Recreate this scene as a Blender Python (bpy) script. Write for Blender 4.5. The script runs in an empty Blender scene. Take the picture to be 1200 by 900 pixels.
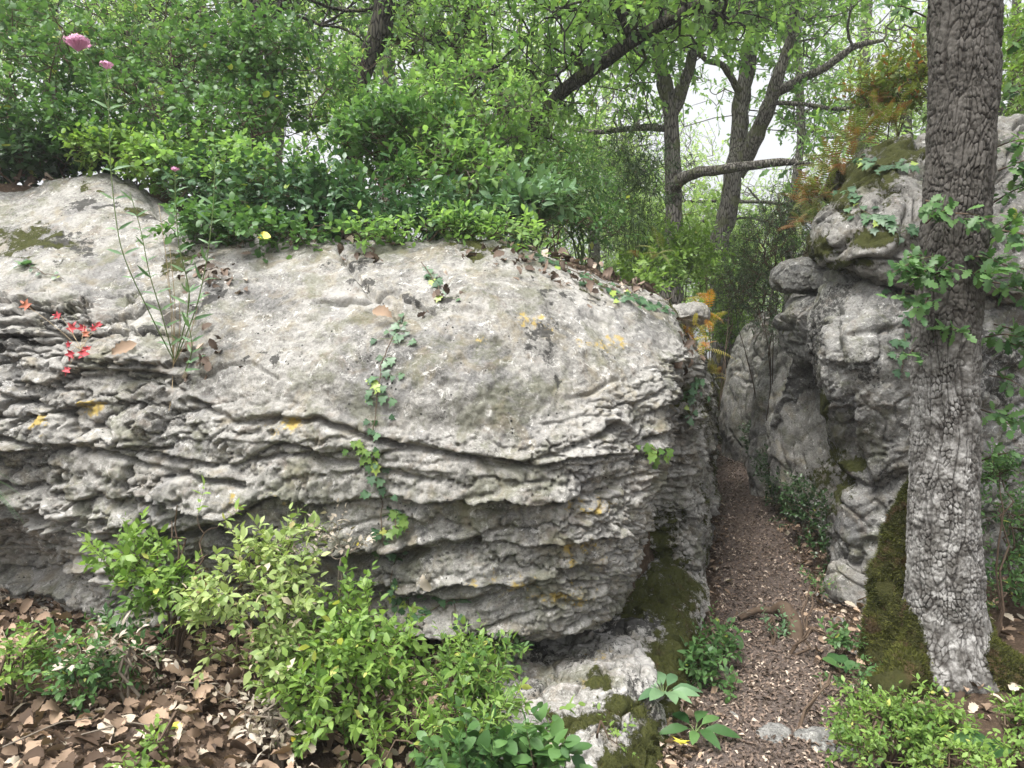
import bpy, math
import numpy as np
RNG = np.random.default_rng(7)
F = 870.0; PITCH = math.radians(2.96); CAMZ = 1.5
cp, sp = math.cos(PITCH), math.sin(PITCH)
scene = bpy.context.scene
col = scene.collection

# ------------------------------------------------------------------ geometry helpers
def W(px, py, Y):
    """pixel of the 1200x900 view and a distance along +Y -> world point"""
    a = (px-600.0)/F; b = (450.0-py)/F
    d = np.array([a, cp+b*sp, -sp+b*cp]); d = d/d[1]*Y
    return d+np.array([0, 0, CAMZ])
def proj(P):
    x, y, z = P[..., 0], P[..., 1], P[..., 2]-CAMZ
    dep = np.maximum(y*cp-z*sp, .05); up = y*sp+z*cp
    return 600+F*x/dep, 450-F*up/dep
def sstep(a, b, x):
    t = np.clip((x-a)/(b-a), 0, 1); return t*t*(3-2*t)
def hsh(i, j, k, s=0):
    h = (i.astype(np.int64)*374761393+j.astype(np.int64)*668265263+k.astype(np.int64)*2147483647+s*974634777) & 0xffffffff
    h = ((h ^ (h >> 13))*1274126177) & 0xffffffff
    h = ((h ^ (h >> 16))*2246822519) & 0xffffffff
    h = (h ^ (h >> 15)) & 0xffffffff
    return h/4294967295.0
def noise(P, s=0):
    """gradient noise, about -1..1"""
    P = np.asarray(P, float); sh = P.shape[:-1]; P = P.reshape(-1, 3)
    I = np.floor(P).astype(np.int64); f = P-I; u = f*f*f*(f*(f*6-15)+10)
    out = np.zeros(len(P))
    for dx in (0, 1):
        wx = u[:, 0] if dx else 1-u[:, 0]
        for dy in (0, 1):
            wy = u[:, 1] if dy else 1-u[:, 1]
            for dz in (0, 1):
                wz = u[:, 2] if dz else 1-u[:, 2]
                h = hsh(I[:, 0]+dx, I[:, 1]+dy, I[:, 2]+dz, s)
                a = h*6.2831853*7.0; b = np.mod(h*977.0, 1.0)*2-1; r = np.sqrt(1-b*b)
                out += wx*wy*wz*(np.cos(a)*r*(f[:, 0]-dx)+np.sin(a)*r*(f[:, 1]-dy)+b*(f[:, 2]-dz))
    return (out*1.7).reshape(sh)
def fbm(P, o=4, s=0, g=.5):
    r = 0; a = 1.0; t = 0
    for k in range(o):
        r = r+a*noise(P*(2.03**k)+k*17.3, s+k); t += a; a *= g
    return r/t*1.4
def voro(U, V, s=0, jit=.9):
    """2-D cells: F1, F2, cell random, offset to cell centre"""
    I = np.floor(U); J = np.floor(V)
    f1 = np.full(U.shape, 9.); f2 = f1.copy(); rid = np.zeros(U.shape); du = rid.copy(); dv = rid.copy()
    for a in (-1, 0, 1):
        for b in (-1, 0, 1):
            i = I+a; j = J+b
            cx = i+.5+jit*(hsh(i, j, i*0+1, s)-.5); cy = j+.5+jit*(hsh(i, j, i*0+2, s)-.5)
            x = U-cx; y = V-cy; d = np.sqrt(x*x+y*y)
            m = d < f1
            f2 = np.where(m, f1, np.minimum(f2, d))
            r = hsh(i, j, i*0+3, s)
            rid = np.where(m, r, rid); du = np.where(m, x, du); dv = np.where(m, y, dv)
            f1 = np.where(m, d, f1)
    return f1, f2, rid, du, dv
def norm(v):
    return v/np.maximum(np.linalg.norm(v, axis=-1, keepdims=True), 1e-9)

def tag(o, label=None, cat=None, group=None, kind=None):
    if label: o['label'] = label
    if cat: o['category'] = cat
    if group: o['group'] = group
    if kind: o['kind'] = kind
    return o
def empty(name, loc, label=None, cat=None, group=None):
    o = bpy.data.objects.new(name, None); col.objects.link(o); o.empty_display_size = .1
    o.location = tuple(float(c) for c in loc); return tag(o, label, cat, group)
def mk(name, V, faces, mat, parent=None, attrs=None, smooth=True, origin=None, colors=None):
    """faces: list of int arrays (n,k).  One mesh object."""
    V = np.asarray(V, float).reshape(-1, 3)
    if parent is not None: org = np.array(parent.get('_org', parent.location), float)
    elif origin is not None: org = np.array(origin, float)
    else: org = np.array([V[:, 0].mean(), V[:, 1].mean(), V[:, 2].min()])
    me = bpy.data.meshes.new(name)
    L = V-org
    me.vertices.add(len(V)); me.vertices.foreach_set('co', L.astype(np.float32).ravel())
    faces = [np.asarray(f, np.int32) for f in faces if len(f)]
    loops = np.concatenate([f.ravel() for f in faces]); cnt = np.concatenate([np.full(len(f), f.shape[1], np.int32) for f in faces])
    st = np.concatenate([[0], np.cumsum(cnt)[:-1]]).astype(np.int32)
    me.loops.add(len(loops)); me.loops.foreach_set('vertex_index', loops)
    me.polygons.add(len(cnt)); me.polygons.foreach_set('loop_start', st)
    me.update(calc_edges=True)
    me.polygons.foreach_set('use_smooth', np.full(len(cnt), smooth, bool))
    for k, a in (attrs or {}).items():
        at = me.attributes.new(k, 'FLOAT', 'POINT'); at.data.foreach_set('value', np.asarray(a, np.float32).ravel())
    if colors is not None:
        at = me.attributes.new('tint', 'FLOAT_COLOR', 'POINT')
        c = np.ones((len(V), 4), np.float32); c[:, :3] = colors; at.data.foreach_set('color', c.ravel())
    me.validate()
    me.materials.append(mat)
    o = bpy.data.objects.new(name, me); col.objects.link(o)
    if parent is not None:
        o.parent = parent
        if '_org' in parent: o.location = (0, 0, 0)
    else: o.location = tuple(org)
    return o
def gridfaces(nu, nv, closed=False):
    i = np.arange(nu if closed else nu-1)[:, None]; j = np.arange(nv-1)[None, :]
    i2 = (i+1) % nu
    return np.stack([i*nv+j, i2*nv+j, i2*nv+j+1, i*nv+j+1], -1).reshape(-1, 4)
def gridnormals(P, closed=False):
    if closed: du = np.roll(P, -1, 0)-np.roll(P, 1, 0)
    else: du = np.gradient(P, axis=0)
    dv = np.gradient(P, axis=1)
    return norm(np.cross(du, dv))
def crspline(C, samples):
    """C (n,...) control, samples: counts per segment -> smooth interpolation"""
    n = len(C); C = np.concatenate([2*C[:1]-C[1:2], C, 2*C[-1:]-C[-2:-1]])
    out = []
    for k in range(n-1):
        p0, p1, p2, p3 = C[k], C[k+1], C[k+2], C[k+3]
        m = samples[k]; ts = np.arange(m)/m
        if k == n-2: ts = np.append(ts, 1.0)
        t = ts.reshape((-1,)+(1,)*(C.ndim-1))
        a1 = .42*(p2-p0); a2 = .42*(p3-p1)
        out.append((2*t**3-3*t**2+1)*p1+(t**3-2*t**2+t)*a1+(-2*t**3+3*t**2)*p2+(t**3-t**2)*a2)
    return np.concatenate(out)
def loft(C, sp=.006):
    """C [ncol,nrow,3] -> dense grid"""
    C = np.asarray(C, float)
    Y = np.maximum(C[..., 1], 2.5)/3.0
    lu = (np.linalg.norm(C[1:]-C[:-1], axis=-1)/((Y[1:]+Y[:-1])/2)); lv = (np.linalg.norm(C[:, 1:]-C[:, :-1], axis=-1)/((Y[:, 1:]+Y[:, :-1])/2))
    su = [max(2, int(np.median(l)/sp)) for l in lu]; sv = [max(2, int(np.median(lv[:, k])/sp)) for k in range(lv.shape[1])]
    A = crspline(C, su); B = crspline(np.swapaxes(A, 0, 1), sv)
    return np.swapaxes(B, 0, 1)

# tubes -------------------------------------------------------------
def tube_edges(A, B, ra, rb, sides=5, bend=None, segs=1):
    """many tapered tubes A->B at once; returns V, faces"""
    A = np.asarray(A, float); B = np.asarray(B, float); n = len(A)
    ts = np.linspace(0, 1, segs+1)
    d = norm(B-A); ref = np.where(np.abs(d[:, 2:3]) < .9, [[0, 0, 1.]], [[1., 0, 0]])
    s = norm(np.cross(d, ref)); t = np.cross(d, s)
    ang = np.arange(sides)*2*np.pi/sides
    V = np.zeros((n, segs+1, sides, 3))
    for k, tt in enumerate(ts):
        c = A+(B-A)*tt
        if bend is not None: c = c+bend*(4*tt*(1-tt))
        r = (np.asarray(ra)*(1-tt)+np.asarray(rb)*tt)[:, None]
        for q, a in enumerate(ang): V[:, k, q] = c+r*(math.cos(a)*s+math.sin(a)*t)
    base = np.arange(n)[:, None, None]*(segs+1)*sides; k = np.arange(segs)[None, :, None]*sides; q = np.arange(sides)[None, None, :]; q2 = (q+1) % sides
    Fc = np.stack([base+k+q, base+k+q2, base+k+sides+q2, base+k+sides+q], -1).reshape(-1, 4)
    return V.reshape(-1, 3), Fc
def tube_path(P, R, sides=8, samples=6, wob=0, seed=0, cap=True):
    """one smooth tube through points with radii"""
    C = np.concatenate([np.asarray(P, float), np.asarray(R, float)[:, None]], 1)
    S = crspline(C, [samples]*(len(C)-1)); c = S[:, :3]; r = S[:, 3]
    if wob: c = c+wob*np.stack([noise(c*1.1, seed), noise(c*1.1, seed+5), 0*r], -1)*r[:, None]*.7
    d = norm(np.gradient(c, axis=0)); ref = np.array([0, 1., 0]) if abs(d[:, 1].mean()) < .8 else np.array([0, 0, 1.])
    s = norm(np.cross(d, ref)); t = np.cross(d, s)
    a = np.arange(sides)*2*np.pi/sides
    V = c[None]+r[None, :, None]*(np.cos(a)[:, None, None]*s[None]+np.sin(a)[:, None, None]*t[None])
    n = len(c)
    if wob: V = V+norm(V-c[None])*(r[None, :, None]*.22*noise(V*6, seed+9)[..., None])
    Vf = V.reshape(-1, 3); Fs = [gridfaces(sides, n, True)]
    if cap: Fs.append(np.array([[q*n+n-1 for q in range(sides)]])); 
    return Vf, Fs
class Geo:
    def __init__(s): s.V = []; s.F = []; s.n = 0; s.C = []
    def add(s, V, Fs, c=None):
        if not isinstance(Fs, list): Fs = [Fs]
        V = np.asarray(V).reshape(-1, 3)
        for f in Fs: s.F.append(np.asarray(f)+s.n)
        s.V.append(V); s.n += len(V)
        if c is not None: s.C.append(np.broadcast_to(c, (len(V), 3)))
    def build(s, name, mat, parent=None, **k):
        g = {}
        for f in s.F: g.setdefault(f.shape[1], []).append(f)
        return mk(name, np.concatenate(s.V), [np.concatenate(v) for v in g.values()], mat, parent, colors=np.concatenate(s.C) if s.C else None, **k)

# leaves ------------------------------------------------------------
def sym(pts, fold=.15, droop=.15):
    """half outline (x>=0,y) of a leaf from base to tip -> verts, faces split on the midrib"""
    pts = np.array(pts, float); n = len(pts)
    mid = [(0, y, -droop*y*y) for x, y in pts]
    R = [(x, y, fold*x-droop*y*y) for x, y in pts[1:-1]]; L = [(-x, y, fold*x-droop*y*y) for x, y in pts[1:-1]]
    V = mid+R+L; m = n; k = n-2; fs3 = []; fs4 = []
    for sgn, off in ((1, m), (-1, m+k)):
        e = [off+i for i in range(k)]
        def q(*a): return list(a) if sgn > 0 else list(a)[::-1]
        fs3.append(q(0, e[0], 1))
        for i in range(k-1): fs4.append(q(i+1, e[i], e[i+1], i+2))
        fs3.append(q(k, e[-1], k+1))
    return np.array(V), [np.array(fs3)]+([np.array(fs4)] if fs4 else [])
def curl(T, amt, tw=0):
    V, Fs = T; V = V.copy(); V[:, 2] += amt*np.sin(V[:, 1]*5+tw)*.3+amt*np.abs(V[:, 0])*1.2+tw*V[:, 0]*V[:, 1]
    return V, Fs
OV = [sym([(0, 0), (.22, .3), (.2, .68), (0, 1)], .35, .12), sym([(0, 0), (.26, .4), (.17, .75), (0, 1)], .1, .3)]
ROUND = [sym([(0, 0), (.3, .25), (.36, .55), (.2, .88), (0, 1)], .25, .2), sym([(0, 0), (.33, .3), (.33, .6), (.16, .9), (0, 1)], .1, .35)]
LANCE = [sym([(0, 0), (.085, .3), (.07, .65), (0, 1)], .3, .25), sym([(0, 0), (.08, .35), (.05, .7), (0, 1)], .2, .6)]
BLADE = [sym([(0, 0), (.02, .4), (.012, .8), (0, 1)], .3, .7)]
OAKP = [(0, 0), (.05, .12), (.17, .2), (.1, .3), (.27, .4), (.15, .5), (.3, .62), (.16, .7), (.2, .84), (.09, .93), (0, 1)]
OAK = [sym(OAKP, .2, .15), sym(OAKP, .05, .35)]
OAKF = [sym([(0, 0), (.16, .25), (.1, .38), (.27, .55), (.13, .72), (.12, .9), (0, 1)], .2, .2), sym([(0, 0), (.2, .3), (.1, .45), (.25, .65), (.1, .85), (0, 1)], .05, .35)]
IVYP = [(0, 0), (.3, -.08), (.5, .1), (.3, .3), (.42, .58), (.16, .6), (0, 1)]
IVY = [sym(IVYP, .15, .12), sym(IVYP, .02, .2)]
OAKD = [(0, 0), (.06, .1), (.17, .2), (.14, .3), (.27, .43), (.22, .51), (.32, .63), (.23, .72), (.24, .84), (.1, .95), (0, 1)]
DRY = [curl(sym(OAKD, .35, .25), .25, .4), curl(sym(OAKD, -.25, .4), .35, -.6), curl(sym(OAKD, .7, -.3), .25, .8), curl(sym(OAKD, .08, .05), .1, .2), curl(sym([(0, 0), (.2, .2), (.3, .5), (.2, .85), (0, 1)], .4, .3), .4, .6)]
DRYS = [curl(sym([(0, 0), (.2, .3), (.14, .5), (.24, .7), (0, 1)], .5, .3), .4, .5), curl(sym([(0, 0), (.25, .4), (.12, .7), (0, 1)], -.3, .5), .5, -.7), curl(sym([(0, 0), (.2, .4), (.17, .75), (0, 1)], .8, -.2), .3, .3)]
FERN = None
def leafmesh(g, T, pos, dr, up, size, tint):
    """append leaves (templates T picked at random) to a Geo"""
    pos = np.asarray(pos); n = len(pos)
    if n == 0: return
    pick = RNG.integers(0, len(T), n)
    dr = norm(dr); side = norm(np.cross(dr, up)); nr = np.cross(side, dr)
    size = np.broadcast_to(np.asarray(size, float), (n,))
    tint = np.broadcast_to(tint, (n, 3))
    for k, (tv, tf) in enumerate(T):
        m = pick == k; q = int(m.sum())
        if not q: continue
        V = pos[m][:, None]+size[m][:, None, None]*(tv[None, :, 0:1]*side[m][:, None]+tv[None, :, 1:2]*dr[m][:, None]+tv[None, :, 2:3]*nr[m][:, None])
        off = (np.arange(q)*len(tv))[:, None, None]
        g.add(V.reshape(-1, 3), [(f[None]+off).reshape(-1, f.shape[1]) for f in tf])
        g.C.append(np.repeat(tint[m], len(tv), 0))
def rdir(n, up=0.0):
    v = RNG.normal(size=(n, 3)); v[:, 2] += up; return norm(v)
def grow(nodes, rad, targets, tip=.0015, maxr=1.0, exp=2.4, root_bias=.25):
    """attach targets to the nearest earlier node; returns edges A,B,ra,rb and each target's direction"""
    nodes = np.asarray(nodes, float); nf = len(nodes); T = np.asarray(targets, float)
    dmin = np.min(np.linalg.norm(T[:, None]-nodes[None], axis=-1), 1)
    T = T[np.argsort(dmin)]; N = nf+len(T)
    P = np.concatenate([nodes, T]); par = np.full(N, -1); cost = np.zeros(N)
    for i in range(nf, N):
        d = np.linalg.norm(P[:i]-P[i], axis=1)+root_bias*cost[:i]
        d = d+np.where(P[:i, 2] > P[i, 2]+.1, .15, 0)
        j = int(np.argmin(d)); par[i] = j; cost[i] = np.linalg.norm(P[j]-P[i])+cost[j]
    acc = np.full(N, tip**exp); acc[:nf] = 0
    for i in range(N-1, nf-1, -1):
        if par[i] >= nf: acc[par[i]] += acc[i]
    r = np.minimum(acc**(1/exp), maxr)
    i = np.arange(nf, N); j = par[i]
    ra = np.where(j >= nf, r[j], r[i]*1.25); ra = np.minimum(ra, r[i]*1.6)
    dirs = norm(P[i]-P[j])
    return P[j], P[i], ra, r[i], T, dirs
def insphere(n, els, clump=0, seed=0, shell=2.4, floor=None):
    out = []; vol = np.array([e[3]*e[4]*e[5] for e in els]); vol = vol/vol.sum()
    for it in range(60):
        if sum(map(len, out)) >= n: break
        k = RNG.choice(len(els), p=vol, size=n)
        E = np.array(els)[k]
        d = rdir(n)*RNG.random((n, 1))**(1/shell)
        p = E[:, :3]+d*E[:, 3:6]
        if clump: p = p[noise(p*clump, seed) > RNG.uniform(-.35, .25, len(p))]
        if floor is not None and len(p): p = p[p[:, 2] > ground(p[:, 0], p[:, 1])+floor]
        out.append(p)
    out = np.concatenate(out)[:n]
    if len(out) < n*.5: print('SPARSE', len(out), n, els[0], flush=True)
    return out
def plant(name, label, cat, group, base, els, n, leaf, lsize, mats, twig=.14, m=9, tip=.0013, clump=0, seed=0, acc=.004, shell=2.4, skeleton=None, upb=.5, spread=.9, stemname='stems', leafname='foliage', nstem=4, sides=5, droop=0, root=None, floor=.02, flat=.0):
    """a shrub or a crown: twigs spread through ellipsoids, joined back to the base by branches, real leaves on the twigs"""
    els = [tuple(map(float, e)) for e in els]
    T = insphere(n, els, clump, seed, shell, floor)
    base = np.array(base, float)
    if skeleton is None:
        nodes = [base]; c = np.array([e[:3] for e in els])
        for q in range(nstem):
            e = els[q % len(els)]; tgt = np.array(e[:3])+RNG.uniform(-.5, .5, 3)*np.array(e[3:6])
            for t in np.linspace(.15, 1, 6): nodes.append(base+(tgt-base)*t+RNG.normal(size=3)*.02+np.array([0, 0, .1*math.sin(t*3.14)]))
        B0 = [base]+[];
        A_, B_, ra_, rb_ = [], [], [], []
        for q in range(nstem):
            seq = [nodes[0]]+nodes[1+6*q:7+6*q]
            r0 = tip*6
            for a in range(6): A_.append(seq[a]); B_.append(seq[a+1]); ra_.append(r0*(1-a/9)); rb_.append(r0*(1-(a+1)/9))
        nodes = np.array(nodes)
    else:
        nodes = np.asarray(skeleton); A_ = None
    A, B, ra, rb, T, dirs = grow(nodes, None, T, tip)
    o = root or empty(name, base, label, cat, group)
    sg = Geo()
    if A_: sg.add(*tube_edges(np.array(A_), np.array(B_), np.array(ra_), np.array(rb_), sides))
    L = np.linalg.norm(B-A, axis=1)[:, None]
    sg.add(*tube_edges(A, B, ra, rb, sides, bend=RNG.normal(size=A.shape)*.07*L, segs=3))
    td = norm(dirs*.6+rdir(len(T))*spread*.7+np.array([0, 0, upb])); tl = twig*RNG.uniform(.6, 1.3, len(T))
    E = T+td*tl[:, None]-np.array([0, 0, droop])*tl[:, None]
    sg.add(*tube_edges(T, E, np.full(len(T), tip*.9), np.full(len(T), tip*.5), 3))
    sg.build(stemname, mats[0], o)
    lg = Geo()
    tt = np.linspace(.08, 1, m)[None, :, None]+RNG.normal(size=(len(T), m, 1))*.03
    p = T[:, None]+(E-T)[:, None]*tt
    s1 = norm(np.cross(td, rdir(len(T))))[:, None]; s2 = np.cross(td[:, None], s1)
    ang = np.arange(m)*2.4; 
    if flat: ang = (np.arange(m) % 2)*math.pi+RNG.normal(size=m)*.4; s1 = norm(np.cross(td, np.array([0, 0, 1.]))+rdir(len(T))*.15)[:, None]; s2 = np.cross(td[:, None], s1)
    sd = np.cos(ang)[None, :, None]*s1+np.sin(ang)[None, :, None]*s2
    ld = td[:, None]*.75+sd*.95+RNG.normal(size=sd.shape)*.22; ld[:, -1] = td+RNG.normal(size=td.shape)*.15
    ld[..., 2] -= .1
    up = norm(np.array([0, 0, 1.])+RNG.normal(size=sd.shape)*.42+sd*-.1)
    sz = lsize*RNG.uniform(.42, 1.28, (len(T), m))*(1-.25*np.abs(tt[..., 0]-.5))
    bri = np.clip(RNG.random((len(T), 1))*.6+RNG.random((len(T), m))*.5+.25*noise(p*3, seed+3), 0, 1)
    ti = np.stack([bri, (RNG.random((len(T), m)) < acc)*1.0, RNG.random((len(T), m))], -1)
    ch = lambda a: a.reshape(-1, a.shape[-1])
    leafmesh(lg, leaf, ch(p), ch(ld), ch(up), sz.ravel(), ch(ti))
    lg.build(leafname, mats[1], o)
    return o
def copy_tree(o, parent=None):
    c = o.copy(); col.objects.link(c)
    if parent is not None: c.parent = parent; c.matrix_parent_inverse = o.matrix_parent_inverse.copy()
    for ch in list(o.children): copy_tree(ch, c)
    return c

# ------------------------------------------------------------------ materials
class NT:
    def __init__(s, name):
        s.m = bpy.data.materials.new(name); s.m.use_nodes = True; s.t = s.m.node_tree; s.t.nodes.clear()
        s.out = s.t.nodes.new('ShaderNodeOutputMaterial')
    def n(s, ty, ins=None, **kw):
        nd = s.t.nodes.new(ty)
        for k, v in kw.items(): setattr(nd, k, v)
        for k, v in (ins or {}).items(): s.set(nd.inputs[k], v)
        return nd
    def set(s, sock, v):
        if isinstance(v, bpy.types.NodeSocket): s.t.links.new(v, sock)
        elif isinstance(v, (tuple, list)) and len(v) == 3 and sock.type == 'RGBA': sock.default_value = (*v, 1)
        else: sock.default_value = v
    def coord(s): return s.n('ShaderNodeTexCoord').outputs['Object']
    def attr(s, k, o='Fac'): return s.n('ShaderNodeAttribute', attribute_name=k).outputs[o]
    def noise(s, co, sc, det=5, rough=.6, dist=0):
        return s.n('ShaderNodeTexNoise', {'Vector': co, 'Scale': sc, 'Detail': det, 'Roughness': rough, 'Distortion': dist}).outputs['Fac']
    def vor(s, co, sc, feature='F1', out='Distance', rnd=1):
        return s.n('ShaderNodeTexVoronoi', {'Vector': co, 'Scale': sc, 'Randomness': rnd}, feature=feature).outputs[out]
    def math(s, op, a, b=0.0, c=None):
        nd = s.n('ShaderNodeMath', operation=op); s.set(nd.inputs[0], a); s.set(nd.inputs[1], b)
        if c is not None: s.set(nd.inputs[2], c)
        return nd.outputs[0]
    def ss(s, x, a, b, lo=0., hi=1.):
        nd = s.n('ShaderNodeMapRange', interpolation_type='SMOOTHSTEP'); s.set(nd.inputs[0], x)
        for i, v in enumerate((a, b, lo, hi)): nd.inputs[i+1].default_value = v
        return nd.outputs[0]
    def mix(s, f, a, b, bt='MIX'):
        nd = s.n('ShaderNodeMix', data_type='RGBA', blend_type=bt); s.set(nd.inputs[0], f); s.set(nd.inputs[6], a); s.set(nd.inputs[7], b)
        return nd.outputs[2]
    def bump(s, h, st, dist, nrm=None):
        nd = s.n('ShaderNodeBump', {'Height': h, 'Strength': st, 'Distance': dist})
        if nrm is not None: s.set(nd.inputs['Normal'], nrm)
        return nd.outputs[0]
    def pbr(s, c, r=.8, nrm=None, spec=.3):
        nd = s.n('ShaderNodeBsdfPrincipled', {'Base Color': c, 'Roughness': r, 'Specular IOR Level': spec})
        if nrm is not None: s.set(nd.inputs['Normal'], nrm)
        return nd.outputs[0]
    def done(s, sh): s.t.links.new(sh, s.out.inputs['Surface']); return s.m

def leaf_mat(name, dark, light, accent=(.6, .5, .05), tr=.35, rough=.45, back=None, spec=.35):
    t = NT(name); a = t.n('ShaderNodeAttribute', attribute_name='tint'); sep = t.n('ShaderNodeSeparateColor', {'Color': a.outputs['Color']})
    c = t.mix(sep.outputs[0], dark, light); c = t.mix(sep.outputs[1], c, accent)
    co = t.coord(); n = t.noise(co, 60, 2)
    c = t.mix(t.math('MULTIPLY', n, .35), c, t.mix(1.0, c, (.55, .6, .5), 'MULTIPLY'))
    p = t.pbr(c, rough, t.bump(n, .15, .002), spec)
    tl = t.n('ShaderNodeBsdfTranslucent', {'Color': t.mix(.7, c, t.mix(1.0, c, (1.5, 1.6, .7), 'MULTIPLY'))}).outputs[0]
    return t.done(t.n('ShaderNodeMixShader', {0: tr, 1: p, 2: tl}).outputs[0])
def rock_mat(name, lo=(.082, .08, .073), hi=(.33, .32, .295), tan=(.22, .185, .115), pits=.5, blackf=.0):
    t = NT(name); co = t.coord()
    n1 = t.noise(co, 2.2, 6, .62, .4); n2 = t.noise(co, 14, 6, .7); n3 = t.noise(co, 90, 4, .75); n4 = t.noise(co, 5.5, 5, .65, 1.2)
    n5 = t.noise(co, 210, 3, .8)
    v = t.math('ADD', t.math('MULTIPLY', n1, .34), t.math('ADD', t.math('MULTIPLY', n2, .34), t.math('ADD', t.math('MULTIPLY', n3, .3), t.math('MULTIPLY', n5, .14))))
    c = t.mix(t.ss(v, .42, .64), lo, hi)
    c = t.mix(t.math('MULTIPLY', t.ss(t.noise(co, 1.7, 7, .72, .8), .49, .6), .62), c, t.mix(1.0, c, (.55, .56, .6), 'MULTIPLY'))
    c = t.mix(t.math('MULTIPLY', t.ss(n4, .5, .68), .5), c, tan)
    # white crustose lichen, black specks, ochre lichen, moss
    wl = t.math('MULTIPLY', t.ss(t.noise(co, 24, 6, .8, .6), .56, .62), t.ss(t.noise(co, 4, 3), .38, .52))
    c = t.mix(t.math('MULTIPLY', wl, .85), c, (.52, .51, .48))
    gl = t.ss(t.noise(co, 11, 7, .75, .3), .58, .66)
    c = t.mix(t.math('MULTIPLY', gl, .6), c, (.13, .13, .118))
    dk = t.math('MULTIPLY', t.ss(t.noise(co, 50, 5, .8), .54, .61), t.ss(t.noise(co, 3.2, 4, .6), .45, .62))
    c = t.mix(t.math('MULTIPLY', dk, .9), c, (.07, .068, .06))
    rs = t.math('MULTIPLY', t.ss(t.noise(co, 7.5, 6, .7, 1.0), .54, .66), .4)
    c = t.mix(rs, c, (.15, .115, .085))
    gm = t.math('MULTIPLY', t.ss(t.noise(co, 3.6, 7, .75, .5), .51, .62), .5)
    c = t.mix(gm, c, (.10, .105, .055))
    sp_ = t.math('MULTIPLY', t.ss(t.vor(co, 42), .24, .14), t.ss(t.noise(co, 9, 4, .6), .55, .62))
    sb = t.ss(t.math('ADD', t.math('MULTIPLY', t.attr('black'), 1.0), t.math('SUBTRACT', t.noise(co, 38, 6, .72), .5)), .5, .58)
    c = t.mix(t.math('MAXIMUM', sp_, t.math('MULTIPLY', sb, .88)), c, (.035, .034, .032))
    so = t.ss(t.math('ADD', t.attr('ochre'), t.math('MULTIPLY', t.math('SUBTRACT', t.noise(co, 30, 6, .75), .5), 1.6)), .5, .75)
    c = t.mix(t.math('MULTIPLY', so, .8), c, t.mix(t.noise(co, 50, 2), (.33, .22, .06), (.5, .38, .07)))
    ms = t.ss(t.math('ADD', t.attr('moss'), t.math('MULTIPLY', t.math('SUBTRACT', t.noise(co, 22, 7, .75), .5), 1.5)), .5, .62)
    mc = t.mix(t.noise(co, 45, 4, .7), (.022, .027, .01), (.10, .105, .028))
    c = t.mix(ms, c, mc)
    h = t.math('ADD', t.math('MULTIPLY', n2, .5), t.math('ADD', t.math('MULTIPLY', n3, .35), t.math('MULTIPLY', t.vor(co, 55), .25*pits)))
    b = t.bump(h, 1.0, .016)
    b = t.bump(t.noise(co, 260, 3, .7), .5, .0025, b)
    b2 = t.bump(t.math('MULTIPLY', ms, t.noise(co, 170, 3, .8)), .9, .01, b)
    return t.done(t.pbr(c, .9, b2, .18))
def moss_mat(name, a=(.035, .042, .01), b=(.13, .14, .03)):
    t = NT(name); co = t.coord(); n = t.noise(co, 40, 6, .75); n2 = t.noise(co, 7, 4, .6)
    c = t.mix(n, a, b); c = t.mix(t.ss(n2, .5, .7), c, (.10, .065, .03))
    return t.done(t.pbr(c, .95, t.bump(t.noise(co, 150, 4, .8), 1, .012), .1))
def bark_mat(name, plate=(.30, .28, .25), plate2=(.5, .48, .45), crack=(.05, .042, .035), geo=False):
    t = NT(name); co = t.coord()
    if geo:
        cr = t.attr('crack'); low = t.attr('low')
        n2 = t.noise(co, 30, 6, .75)
        c = t.mix(t.math('MULTIPLY', t.math('ADD', n2, t.attr('plate')), .5), plate, plate2)
        c = t.mix(t.math('MULTIPLY', low, t.ss(t.noise(co, 16, 5, .7), .4, .65)), c, (.36, .352, .335))  # paler lower trunk: brighter light painted into the bark colour
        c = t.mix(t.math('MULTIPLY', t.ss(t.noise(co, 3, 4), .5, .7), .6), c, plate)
        c = t.mix(t.math('MULTIPLY', t.math('SUBTRACT', 1.0, low), .5), c, t.mix(1.0, c, (.45, .42, .38), 'MULTIPLY'))  # upper trunk darkened in colour, standing in for crown shade
        c = t.mix(t.math('POWER', cr, 1.3), crack, c)
        mo = t.ss(t.math('ADD', t.attr('moss'), t.math('SUBTRACT', t.noise(co, 24, 6, .75), .5)), .45, .6)
        mc = t.mix(t.noise(co, 45, 4, .7), (.02, .022, .008), (.07, .07, .02)); mc = t.mix(t.ss(t.noise(co, 6, 3), .5, .65), mc, (.09, .06, .03))
        c = t.mix(mo, c, mc)
        b = t.bump(t.noise(co, 120, 5, .75), .8, .004)
        b = t.bump(t.math('MULTIPLY', mo, t.noise(co, 160, 3, .8)), .9, .012, b)
        return t.done(t.pbr(c, .9, b, .15))
    mp = t.n('ShaderNodeMapping', {'Vector': co, 'Scale': (1, 1, .22)}).outputs[0]
    v = t.vor(mp, 38, 'DISTANCE_TO_EDGE'); n = t.noise(mp, 25, 5, .7)
    e = t.ss(t.math('ADD', v, t.math('MULTIPLY', t.math('SUBTRACT', n, .5), .2)), .0, .18)
    c = t.mix(t.noise(co, 9, 5, .7), plate, plate2); c = t.mix(e, crack, c)
    c = t.mix(t.math('MULTIPLY', t.ss(t.noise(co, 5, 5, .7), .52, .6), .7), c, (.10, .11, .045))
    return t.done(t.pbr(c, .9, t.bump(t.math('ADD', e, n), .8, .012), .2))
M = {}
M['rock'] = rock_mat('limestone')
M['rock_dark'] = rock_mat('darker limestone with lichen', (.10, .097, .088), (.27, .26, .24), (.17, .145, .1))  # limestone with a darker, flatter tone of its own
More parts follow.
